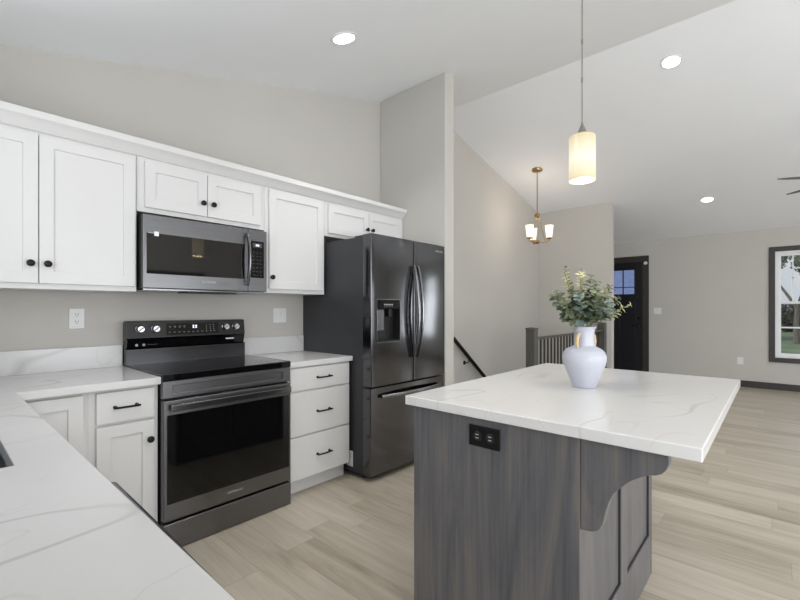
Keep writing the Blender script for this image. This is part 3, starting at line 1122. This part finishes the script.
tg = MB().box((FX0 - .0012, 2.405, .078), (FX0 - .0002, 2.470, .195))
tgo = put('side_label', tg, M['whiteprint'], r)
tl = MB()
for i in range(7):
    tl.box((FX0 - .0018, 2.41, .088 + i * .015), (FX0 - .0013, 2.465, .091 + i * .015))
put('label_print', tl, M['mark'], tgo)

# ------------------------------------------------------------------ island
IX0, IX1, IY0, IY1 = 1.335, 2.330, .455, 1.118
r = thing('kitchen_island', (1.83, .79, 0), 'grey stained wood kitchen island with a white veined quartz top', 'kitchen island')
put('worktop_slab', MB().box((1.304, .142, .8815), (2.715, 1.140, ZT)), M['quartz'], r, bevel=.004)
put('end_panel', MB().box((IX0, IY0, .001), (IX0 + .02, IY1, .8810)), M['stain'], r, bevel=.0015)
put('end_panel', MB().box((IX1 - .02, IY0, .001), (IX1, IY1, .8810)), M['stain'], r, bevel=.0015)
put('carcass', MB().box((IX0 + .0205, IY0 + .024, .001), (IX1 - .0205, IY1 - .03, .8805)), M['stain'], r)
bk = MB().grid([IX0 + .0205, 1.435, 1.800, 1.893, 2.278, IX1 - .0205], [.001, .198, .80, .8805], {(1, 1), (3, 1)}, 'y', IY0 + .001, IY0 + .0235)
bk.box((IX0 + .03, IY0 + .011, .185), (IX1 - .03, IY0 + .0236, .82))
put('back_panel', bk, M['stain'], r, bevel=.0015)
M['recess_shade'] = P('painted_recess_shade', (52, 50, 50), 0.5, var=0.05)  # dark strips paint the shade along the edges of the recessed panels
gm = MB()
for a, b in ((1.435, 1.800), (1.893, 2.278)):
    gm.grid([a + .0002, a + .004, b - .004, b - .0002], [.1982, .202, .796, .7998], {(1, 1)}, 'y', IY0 + .003, IY0 + .0108)
put('recess_shade_strip', gm, M['recess_shade'], r)
# corbels
pc = [(IY0 - .0005, .8805), (.222, .8805), (.221, .849), (.228, .831), (.239, .818), (.253, .811), (.270, .807), (.290, .796), (.317, .777), (.340, .753),
      (.360, .729), (.373, .700), (.381, .670), (.386, .645), (.390, .628), (.397, .614), (.406, .604), (.418, .598), (.432, .595), (IY0 - .0005, .594)]
for x in (IX0 + .004, 2.26):
    put('corbel', MB().prism(pc, 'x', x, x + .036), M['stain'], r, bevel=.003)
for a, b in ((IX0 + .05, 1.82), (1.83, 2.28)):
    dm_ = MB().grid([a, a + .057, b - .057, b], [.125, .182, .80, .857], {(1, 1)}, 'y', IY1 - .0295, IY1 - .010)
    dm_.box((a + .055, IY1 - .0285, .18), (b - .055, IY1 - .020, .802))
    dr = put('cabinet_door', dm_, M['stain'], r, bevel=.0018)
    put('knob', MB().lathe([(.006, 0), (.006, .012), (.0165, .02), (.0165, .026), (0, .03)], ((b - .03) if a < 1.5 else (a + .03), IY1 - .010, .80), 20, 'y'), M['black'], dr, smooth=True)

# island outlet (horizontal duplex, black)
o = thing('power_outlet', (IX0, .786, .812), 'black horizontal power outlet on the end of the grey island', 'outlet')
put('cover_plate', MB().box((IX0 - .007, .724, .774), (IX0 - .0002, .849, .850)), M['black'], o, bevel=.003)
pm2 = MB()
for y in (.760, .812):
    pm2.lathe([(.018, 0), (.018, -.002), (.016, -.003), (0, -.003)], (IX0 - .007, y, .812), 24, 'x')
fo = put('socket', pm2, M['pblack'], o, smooth=True)
sl = MB()
for y in (.760, .812):
    sl.box((IX0 - .0112, y - .006, .817), (IX0 - .0101, y + .006, .820))
    sl.box((IX0 - .0112, y - .006, .805), (IX0 - .0101, y + .006, .808))
put('socket_slot', sl, M['mark'], fo)


def plate_y(label, x0, x1, z0, z1, kind, Y=KW):
    o = thing('power_outlet' if kind == 'outlet' else 'light_switch', ((x0 + x1) / 2, Y, z0), label, 'outlet' if kind == 'outlet' else 'light switch')
    pl = put('cover_plate', MB().box((x0, Y - .006, z0), (x1, Y - .0002, z1)), M['plate'], o, bevel=.0025)
    xc, zc = (x0 + x1) / 2, (z0 + z1) / 2
    if kind == 'outlet':
        m = MB()
        s = MB()
        for dz in (-.021, .021):
            m.lathe([(.0165, 0), (.0165, -.002), (0, -.002)], (xc, Y - .006, zc + dz), 24, 'y')
            for dx in (-.006, .006):
                s.box((xc + dx - .0012, Y - .0092, zc + dz), (xc + dx + .0012, Y - .0081, zc + dz + .009))
            s.lathe([(.0025, 0), (.0025, -.001)], (xc, Y - .0082, zc + dz - .007), 10, 'y')
        so = put('socket', m, M['plate'], o)
        put('socket_slot', s, M['slot'], so)
    else:
        for dx in ((-.023, .023) if kind == 'double' else (0,)):
            put('rocker', MB().prism([(Y - .006, zc - .033), (Y - .0062, zc - .033), (Y - .011, zc + .033), (Y - .006, zc + .033)], 'x', xc + dx - .016, xc + dx + .016), M['plate'], o, bevel=.001)
    return o


plate_y('white wall outlet under the left wall cabinet beside the range', .543, .617, 1.158, 1.276, 'outlet')
plate_y('white double rocker switch on the kitchen wall between range and refrigerator', 1.865, 1.985, 1.162, 1.280, 'double')


def plate_x(label, yc, zc, w_, kind):
    X = XR
    o = thing('power_outlet' if kind == 'outlet' else 'light_switch', (X, yc, zc), label, 'outlet' if kind == 'outlet' else 'light switch')
    put('cover_plate', MB().box((X - .006, yc - w_ / 2, zc - .058), (X - .0002, yc + w_ / 2, zc + .058)), M['plate'], o, bevel=.0025)
    if kind == 'outlet':
        m = MB()
        for dz in (-.021, .021):
            m.lathe([(.0165, 0), (.0165, -.002), (0, -.002)], (X - .006, yc, zc + dz), 20, 'x')
        put('socket', m, M['plate'], o)
    else:
        for dy in (-.023, .023):
            put('rocker', MB().box((X - .010, yc + dy - .016, zc - .033), (X - .006, yc + dy + .016, zc + .033)), M['plate'], o, bevel=.001)


plate_x('white double light switch on the entry wall right of the black front door', 1.655, 1.245, .125, 'switch')
plate_x('white wall outlet low on the entry wall left of the window', .47, .425, .08, 'outlet')

# ------------------------------------------------------------------ vase with eucalyptus
VX, VY = 1.984, .656
r = thing('vase', (VX, VY, ZT), 'white ceramic amphora vase holding leafy branches on the island', 'vase')
VS = .94
out = [(.050, .0005), (.0535, .004), (.0555, .012), (.066, .040), (.080, .075), (.0925, .105), (.0985, .130), (.0985, .148), (.093, .165), (.080, .180), (.060, .190), (.0475, .1965), (.0445, .210), (.0440, .235), (.0445, .255), (.0475, .272), (.0525, .283), (.0535, .287)]
inn = [(.0500, .288), (.0460, .278), (.0405, .255), (.0400, .21), (.0430, .198), (.055, .188), (.075, .175), (.088, .150), (.088, .130), (.060, .04), (.045, .012), (0, .010)]
put('vase_body', MB().lathe([(a * VS, b * .955) for a, b in [(0, .0005)] + out + inn], (VX, VY, ZT), 48), M['ceramic'], r, smooth=True)
right = Vector((math.cos(math.radians(48.17)), -math.sin(math.radians(48.17)), 0))
toward = Vector((-math.sin(math.radians(48.17)), -math.cos(math.radians(48.17)), 0))
for s in (-1, 1):
    dirv = (right * s * .94 + toward * .34 * (-s)).normalized() if s > 0 else (right * s * .78 + toward * .62).normalized()
    c = Vector((VX, VY, ZT))
    full = []
    for i in range(17):
        a = -pi / 2 + pi * i / 16
        full.append(c + dirv * (.039 + .022 * math.cos(a)) + Vector((0, 0, .207 + .036 * math.sin(a))))
    ho = put('vase_handle', MB().tube(full, .0062, 10), M['ceramic'], r, smooth=True)
    wr = put('handle_wrap', MB().tube(full[5:15], .0078, 10), M['tan'], ho, smooth=True)
    tag(wr, 'tan cane wrapping')

r = thing('eucalyptus_bouquet', (VX, VY, ZT + .02), 'green artificial eucalyptus branches standing in the white vase', 'plant')
rnd = random.Random(21)
W3 = lambda px, pz, dep: Vector((VX, VY, 0)) + right * px * .00462 + Vector((0, 0, 1.27 - (pz - 309.5) * .00462)) + toward * dep


def leaf(mb, base_, dr, up, L, Wd, cup=.15):
    dr = dr.normalized()
    side = dr.cross(up)
    if side.length < 1e-3:
        side = dr.cross(Vector((1, 0, 0)))
    side.normalize()
    nrm = side.cross(dr).normalized()
    prof = [(0, .0), (.12, .35), (.32, .86), (.55, 1.0), (.78, .80), (.93, .42), (1.0, 0.0)]
    vs, fs = [], []
    for t, ww in prof:
        cp_ = base_ + dr * L * t - nrm * L * .18 * t * t
        if ww == 0:
            vs.append(cp_)
        else:
            vs += [cp_ - side * Wd * ww / 2 + nrm * Wd * cup * ww, cp_, cp_ + side * Wd * ww / 2 + nrm * Wd * cup * ww]
    # indices: 0, then triples, then last
    k = 1
    fs += [(0, 2, 1), (0, 3, 2)]
    for i in range(4):
        a, b = k, k + 3
        fs += [(a, a + 1, b + 1, b), (a + 1, a + 2, b + 2, b + 1)]
        k += 3
    last = len(vs) - 1
    fs += [(k, k + 1, last), (k + 1, k + 2, last)]
    mb.add(vs, fs)


# stems: (tip px offset from vase axis, tip py, depth towards the viewer, palette, leaf size)
stems = [(-34, 293, .02, 'leaf', .030), (-20, 270, .0, 'leafpale', .025), (-17, 266, -.02, 'leaf', .022), (-7, 274, .03, 'leafpale', .028),
         (0, 268, -.03, 'leafpale', .027), (2, 276, .05, 'leaf', .033), (12, 281, .0, 'leaf', .034), (24, 288, -.03, 'leafpale', .030),
         (34, 284, -.06, 'leaf', .030), (47, 309, .0, 'leafpale', .024), (30, 303, .04, 'leaf', .034), (-26, 306, .05, 'leaf', .034),
         (-12, 300, .08, 'leafteal', .038), (3, 298, .10, 'leaf', .040), (16, 308, .09, 'leafteal', .038), (24, 318, .06, 'leaf', .036), (-14, 288, .03, 'leaf', .034),
         (8, 290, .07, 'leaf', .038), (-24, 290, -.05, 'leaf', .032), (18, 296, -.05, 'leafpale', .032), (-20, 316, .06, 'leaf', .032), (5, 300, -.08, 'leaf', .034)]
for si, (tx, ty, dp_, pal, ls) in enumerate(stems):
    tip = W3(tx, ty - (5 if ty > 297 else 0), dp_)
    root = Vector((VX, VY, ZT + .13)) + right * rnd.uniform(-.012, .012) + toward * rnd.uniform(-.012, .012)
    neck = Vector((VX, VY, ZT + .262)) + (right * tx * .0007 + toward * dp_ * .25)
    pts = []
    for i in range(15):
        t = i / 14
        p = root * (1 - t) ** 2 + (neck * 2 * t * (1 - t) * 1.0) + tip * t * t
        if t > .5 and ty > 300:
            p = p + Vector((0, 0, .012 * math.sin(pi * (t - .5) * 2)))
        pts.append(p)
    # keep the stem inside the neck
    for i, p in enumerate(pts):
        if p.z < ZT + .29:
            q = Vector((p.x - VX, p.y - VY, 0))
            lim = .030
            if q.length > lim:
                q = q.normalized() * lim
                pts[i] = Vector((VX + q.x, VY + q.y, p.z))
    so = put('stem', MB().tube(pts, [.0022 - .0012 * i / 14 for i in range(15)], 6), M['stem'], r, smooth=True)
    lm = MB()
    above = [p for p in pts if p.z > ZT + .286]
    seglen = sum((above[i + 1] - above[i]).length for i in range(len(above) - 1)) if len(above) > 1 else .02
    nn = max(4, int(seglen / .0135))
    for k in range(nn):
        t = (k + .3) / nn
        f_ = t * (len(above) - 1)
        i = min(int(f_), len(above) - 2)
        p = above[i].lerp(above[i + 1], f_ - i)
        ax = (above[i + 1] - above[i]).normalized()
        a = k * 2.2 + rnd.uniform(-.4, .4)
        pv = ax.orthogonal().normalized()
        pv = Matrix.Rotation(a, 3, ax) @ pv
        for s in (1, -1):
            drv = (pv * s + ax * rnd.uniform(.3, .8) + Vector((0, 0, rnd.uniform(-.25, .1)))).normalized()
            L = ls * (1.3 if ty < 300 else 1.1) * (1.12 - .5 * t) * rnd.uniform(.85, 1.15)
            upv = (ax + Vector((0, 0, .6)) + toward * .8).normalized()
            leaf(lm, p, drv, upv, L, L * rnd.uniform(.68, .85))
    tag(put('leaf', lm, M[pal], so, smooth=True, fixn=False), kind='stuff')

# ------------------------------------------------------------------ pendant lamp
PX, PY = 1.94, .650
PZ = 2.040
r = thing('pendant_lamp', (PX, PY, PZ), 'lit cream glass cylinder pendant lamp hanging over the island', 'pendant lamp')
zt = C1(PX)
put('glass_shade', MB().lathe([(.012, .0), (.050, -.0005), (.0535, -.003), (.0550, -.007), (.0550, -.198), (.0525, -.198), (.0520, -.009), (.05, -.005), (.012, -.004)], (PX, PY, PZ), 40), M['pglass'], r, smooth=True)
put('bulb', MB().lathe([(0, -.145), (.018, -.140), (.026, -.120), (.024, -.095), (.014, -.07), (.012, -.045), (0, -.045)], (PX, PY, PZ), 24), M['lamp_on'], r, smooth=True)
put('socket_cap', MB().lathe([(.0, -.045), (.013, -.045), (.013, .001), (.024, .001), (.021, .012), (.006, .050), (.004, .062), (0, .062)], (PX, PY, PZ), 28), M['nickel'], r, smooth=True)
rod = MB()
rod.lathe([(.0026, .060), (.0030, zt - PZ - .018)], (PX, PY, PZ), 10)
for z in (.25, .42, .75):
    rod.lathe([(.0045, z - .010), (.0045, z + .010)], (PX, PY, PZ), 10)
put('rod', rod, M['nickel'], r)
put('canopy', MB().lathe([(.062, zt - PZ + .014), (.062, zt - PZ - .018), (.055, zt - PZ - .026), (0, zt - PZ - .026)], (PX, PY, PZ), 28), M['nickel'], r, smooth=True)
ld = bpy.data.lights.new('pendant_bulb_light', 'POINT')
ld.energy = 5
ld.color = (1, .86, .62)
ld.shadow_soft_size = .015
lo = bpy.data.objects.new('pendant_bulb_light', ld)
COL.objects.link(lo)
lo.parent = r
lo.location = (0, 0, -.165)

# ------------------------------------------------------------------ recessed downlights
def ceil_frame(x):
    sl = .2583 if x < RX else -.240
    z = C1(x) if x < RX else C2(x)
    return z, -math.atan(sl)


def mk_downlight():
    r = thing('recessed_light', (0, 0, 0), 'x', 'ceiling light', 'recessed ceiling lights')
    put('trim_ring', MB().lathe([(.092, -.0005), (.090, -.005), (.072, -.007), (.070, -.0005)], (0, 0, 0), 40), M['trimwhite'], r, smooth=True)
    put('lens', MB().lathe([(0, -.0052), (.0705, -.0052), (.0705, -.0012), (0, -.0012)], (0, 0, 0), 40), M['lamp_on'], r)
    ld = bpy.data.lights.new('led', 'AREA')
    ld.shape = 'DISK'
    ld.size = .14
    ld.energy = 4.2
    ld.spread = math.radians(110)
    ld.color = (1, .985, .96)
    lo = bpy.data.objects.new('led_light', ld)
    COL.objects.link(lo)
    lo.parent = r
    lo.location = (0, 0, -.012)
    return r


proto = mk_downlight()
DL = [(1.849, 2.156, 'lit round recessed light in the ceiling above the refrigerator, nearest the kitchen wall'),
      (4.640, .748, 'lit round recessed light just past the ceiling ridge, right of the pendant lamp'),
      (7.600, .777, 'lit round recessed light lowest on the far ceiling slope, nearest the front door wall'),
      (1.30, -.9, 'recessed ceiling light behind the island'), (.95, 1.45, 'added unseen ceiling light brightening the drawers and counters by the range'), (4.64, -1.9, 'recessed ceiling light over the middle of the living room'),  # the one before the range is added out of view to brighten the drawers
      (7.60, -2.2, 'recessed ceiling light near the second front window'), (2.2, -2.8, 'recessed ceiling light by the rear sliding door')]
for i, (x, y, lab) in enumerate(DL):
    o = proto if i == 0 else copy_tree(proto)
    z, a = ceil_frame(x)
    o.location = (x, y, z)
    o.rotation_euler = (0, a, 0)
    o['label'] = lab

# ------------------------------------------------------------------ chandelier in the stairwell
CX, CY = 5.88, 2.60
cz = C2(CX)
r = thing('chandelier', (CX, CY, 2.22), 'small brass three light chandelier hanging in the stairwell', 'chandelier')
put('canopy', MB().lathe([(.075, cz + .016), (.075, cz - .012), (.066, cz - .026), (.02, cz - .034), (0, cz - .034)], (CX, CY, 0), 28), M['brass'], r, smooth=True)
put('rod', MB().lathe([(.007, 2.60), (.007, cz - .03)], (CX, CY, 0), 10), M['brass'], r)
put('hub', MB().lathe([(0, 2.672), (.02, 2.668), (.040, 2.645), (.040, 2.618), (.022, 2.60), (.012, 2.592), (0, 2.592)], (CX, CY, 0), 20), M['brass'], r, smooth=True)
put('lower_hub', MB().lathe([(0, 2.275), (.03, 2.268), (.035, 2.245), (.02, 2.225), (0, 2.215)], (CX, CY, 0), 20), M['brass'], r, smooth=True)
for k in range(3):
    a = math.radians(-27 - 48.17 + 120 * k)
    dx, dy = math.cos(a), math.sin(a)
    R = .165
    arm = put('arm', MB().tube([(CX + dx * .02, CY + dy * .02, 2.25), (CX + dx * R * .5, CY + dy * R * .5, 2.238), (CX + dx * R * .9, CY + dy * R * .9, 2.243), (CX + dx * R, CY + dy * R, 2.262), (CX + dx * R, CY + dy * R, 2.285)], .009, 10), M['brass'], r, smooth=True)
    put('stay_rod', MB().tube([(CX + dx * .022, CY + dy * .022, 2.61), (CX + dx * .11, CY + dy * .11, 2.243)], .0045, 8), M['brass'], r, smooth=True)
    put('candle_cup', MB().lathe([(.012, 2.272), (.036, 2.282), (.040, 2.292), (.036, 2.298), (0, 2.298)], (CX + dx * R, CY + dy * R, 0), 20), M['brass'], arm, smooth=True)
    put('glass_shade', MB().lathe([(.036, 2.299), (.039, 2.301), (.058, 2.470), (.055, 2.470), (.037, 2.305)], (CX + dx * R, CY + dy * R, 0), 28), M['chshade'], arm, smooth=True)
ld = bpy.data.lights.new('chandelier_light', 'POINT')
ld.energy = 6
ld.color = (1, .84, .70)
ld.shadow_soft_size = .12
lo = bpy.data.objects.new('chandelier_light', ld)
COL.objects.link(lo)
lo.parent = r
lo.location = (0, 0, .40)

# ------------------------------------------------------------------ ceiling fan
HXf, HYf, BZ = 5.92, -.595, 2.55
fz = C2(HXf)
r = thing('ceiling_fan', (HXf, HYf, BZ), 'dark five blade ceiling fan at the right edge of the view', 'ceiling fan')
put('canopy', MB().lathe([(.07, fz + .016), (.07, fz - .03), (.05, fz - .06), (0, fz - .06)], (HXf, HYf, 0), 24), M['fan'], r, smooth=True)
put('downrod', MB().lathe([(.012, BZ + .10), (.012, fz - .05)], (HXf, HYf, 0), 12), M['fan'], r)
put('motor_housing', MB().lathe([(0, BZ + .12), (.04, BZ + .115), (.10, BZ + .08), (.115, BZ + .03), (.11, BZ - .03), (.07, BZ - .06), (0, BZ - .06)], (HXf, HYf, 0), 32), M['fan'], r, smooth=True)
put('light_bowl', MB().lathe([(.085, BZ - .061), (.085, BZ - .075), (.06, BZ - .11), (0, BZ - .125)], (HXf, HYf, 0), 28), M['chshade'], r, smooth=True)
for k in range(5):
    a = math.radians(48.8 + 72 * k)
    c_, s_ = math.cos(a), math.sin(a)
    def L2W(u, v, z):
        return (HXf + c_ * u - s_ * v, HYf + s_ * u + c_ * v, BZ + z)
    outl = [(.10, -.030), (.22, -.042), (.45, -.040), (.62, -.024), (.69, -.010), (.705, 0), (.69, .010), (.62, .024), (.45, .040), (.22, .042), (.10, .030)]
    m = MB()
    tl_ = .0
    vs = [L2W(u, v, .004 + v * tl_) for u, v in outl] + [L2W(u, v, -.004 + v * tl_) for u, v in outl]
    n = len(outl)
    m.add(vs, [tuple(range(n)), tuple(range(n, 2 * n))[::-1]] + [(i, i + n, (i + 1) % n + n, (i + 1) % n) for i in range(n)])
    put('blade', m, M['fan'], r)

# ------------------------------------------------------------------ stair railing, handrail, stairs
r = thing('stair_railing', (5.9, 2.095, 0), 'dark railing with square newel guarding the stair opening', 'railing')
nw = MB().box((4.535, 2.042, .001), (4.638, 2.142, 1.045))
nw.add([(4.530, 2.036, 1.045), (4.644, 2.036, 1.045), (4.644, 2.147, 1.045), (4.530, 2.147, 1.045), (4.530, 2.036, 1.058), (4.644, 2.036, 1.058), (4.644, 2.147, 1.058), (4.530, 2.147, 1.058), (4.5815, 2.0955, 1.070)],
       [(3, 2, 1, 0), (0, 1, 5, 4), (1, 2, 6, 5), (2, 3, 7, 6), (3, 0, 4, 7), (4, 5, 8), (5, 6, 8), (6, 7, 8), (7, 4, 8)])
put('newel_post', nw, M['newel'], r, bevel=.003)
put('newel_post', MB().box((7.10, 2.042, .001), (7.2195, 2.149, 1.062)), M['newel'], r, bevel=.003)
put('top_rail', MB().box((4.6385, 2.066, .920), (7.0995, 2.125, .950)), M['newel'], r, bevel=.008)
put('shoe_rail', MB().box((4.6385, 2.073, .001), (7.0995, 2.118, .030)), M['newel'], r, bevel=.003)
x = 4.735
while x < 7.08:
    put('baluster', MB().box((x - .0095, 2.086, .0305), (x + .0095, 2.105, .9195)), M['spindle'], r)
    x += .104

r = thing('handrail', (4.9, SW - .07, .6), 'dark sloping handrail on brackets along the stairwell wall', 'handrail')
ya = SW - .075
def hz(x): return .828 + (x - 4.54) * -.76 + .02
put('rail', MB().tube([(4.40, SW - .012, hz(4.47)), (4.44, ya, hz(4.47)), (4.47, ya, hz(4.47)), (7.1, ya, hz(7.1))], .026, 12), M['black'], r, smooth=True)
for x in (4.83, 5.55, 6.5):
    b = MB().tube([(x, ya, hz(x) - .015), (x, ya, hz(x) - .055), (x, ya + .03, hz(x) - .075), (x, SW - .004, hz(x) - .075)], .007, 8)
    b.lathe([(.028, -.006), (.028, -.0005)], (x, SW, hz(x) - .075), 16, 'y')
    put('wall_bracket', b, M['black'], r, smooth=True)

stp = MB()
nst = 12
for i in range(nst):
    x0 = OX0 + .235 * i
    zt_ = -.19 * (i + 1)
    stp.box((x0 + .0005, OY0 + .002, zt_ - .19), (x0 + .235 + .02 if i < nst - 1 else OX1 - .0005, OY1 - .002, zt_))
stobj = put('trim_stairs', stp, M['carpet'])
stobj['kind'] = 'structure'
# side walls below the floor around the opening
lw = MB().box((OX0 - .1, OY0 - .1, -2.6), (OX1, OY0, -.2505))
lw.box((OX1, OY0 - .1, -2.6), (OX1 + .1, OY1, -.2505))
lw.box((OX0 - .1, OY0, -2.6), (OX0, OY1, -.2505))
struct('wall_basement', lw, M['wall'], origin=(0, 0, 0))

# ------------------------------------------------------------------ outdoors
GZ = -.55
g = MB().grid([-40, 9.2, 160], [-90, 90], {(0, 0)}, 'z', GZ - .3, GZ)
lawn = put('lawn', MB().box((9.2, -110, GZ - .3), (170, 110, GZ)), M['grass'])
tag(lawn, kind='structure')
rnd = random.Random(5)


def cloud(mb, c, rad, n, size):
    for _ in range(n):
        while True:
            p = Vector((rnd.uniform(-1, 1), rnd.uniform(-1, 1), rnd.uniform(-1, 1)))
            if .15 < p.length < 1: break
        p = Vector((c[0] + p.x * rad[0], c[1] + p.y * rad[1], c[2] + p.z * rad[2]))
        u = Vector((rnd.uniform(-1, 1), rnd.uniform(-1, 1), rnd.uniform(-1, 1))).normalized()
        v = u.orthogonal().normalized()
        s = size * rnd.uniform(.6, 1.3)
        mb.add([p - u * s, p + v * s * .5, p + u * s, p - v * s * .5], [(0, 1, 2, 3)])


def tree(x, y, h, label, leaf_n, lsz, spread=.35, trunk=.2):
    r = thing('tree', (x, y, GZ), label, 'tree', 'trees beyond the front windows')
    tm, lm = MB(), MB()
    def grow(p, d, L, rad, lev):
        q = p + d * L
        midp = p + d * L * .5 + Vector((rnd.uniform(-.05, .05), rnd.uniform(-.05, .05), 0)) * L
        tm.tube([p, midp, q], [rad, rad * .82, rad * .66], 7)
        if lev <= 1:
            cloud(lm, q, (L * .7, L * .7, L * .5), leaf_n, lsz)
        if lev == 0: return
        for _ in range(3 if lev > 1 else 2):
            nd = (d + Vector((rnd.uniform(-1, 1), rnd.uniform(-1, 1), rnd.uniform(-.2, .5))) * .75).normalized()
            grow(q, nd, L * rnd.uniform(.6, .8), rad * .6, lev - 1)
    grow(Vector((x, y, GZ)), Vector((0, 0, 1)), h * spread, trunk, 4)
    put('trunk', tm, M['bark'], r, smooth=True, fixn=False)
    put('foliage', lm, M['leafout'], r, fixn=False)
    return r


tree(31, -.75, 7.2, 'spreading tree with bare branches in the upper sash of the window', 60, .12, .26, .15)
tree(39, -3.6, 9.0, 'leafy tree further back beyond the front window', 60, .2, .28, .24)
tree(24, 7.6, 7.5, 'slim tree standing in front of the blue house past the front door', 10, .10, .34, .09)
for i, (x, y, sc) in enumerate([(46, -9.4, 1.2), (47, -6.4, 1.0), (45.5, -3.5, 1.15), (46.5, -.6, 1.0), (45.8, 2.3, 1.1), (47, 5.2, 1.2)]):
    m = MB()
    cloud(m, (x, y, GZ + 1.15 * sc), (1.2, 1.32, 1.2 * sc), 1500, .14)
    tag(put('bush', m, M['hedge'], fixn=False), ['dark bush at the right end of the distant hedge row', 'dark bush in the distant hedge row, second from its right end', 'dark bush low behind the window tree in the hedge row',
        'dark bush in the middle of the distant hedge row', 'dark bush left of the middle of the hedge row', 'dark bush at the left end of the hedge row'][i], 'bush', 'bushes across the lawn')
r = thing('neighbour_house', (34, 9, GZ), 'pale blue house seen through the glass of the front door', 'house')
put('siding_wall', MB().box((30, 4.6, GZ), (40, 15, 2.1)), M['siding'], r)
put('roof', MB().prism([(29.4, 2.1), (40.6, 2.1), (35, 5.2)], 'y', 4.2, 15.4), M['shingle'], r)
for y in (6.2, 9.0, 12):
    wd = put('window', MB().box((29.95, y, .3), (29.999, y + 1.1, 1.6)), M['trimwhite'], r)
    put('pane', MB().box((29.93, y + .08, .38), (29.949, y + 1.02, 1.52)), M['gblack'], wd)
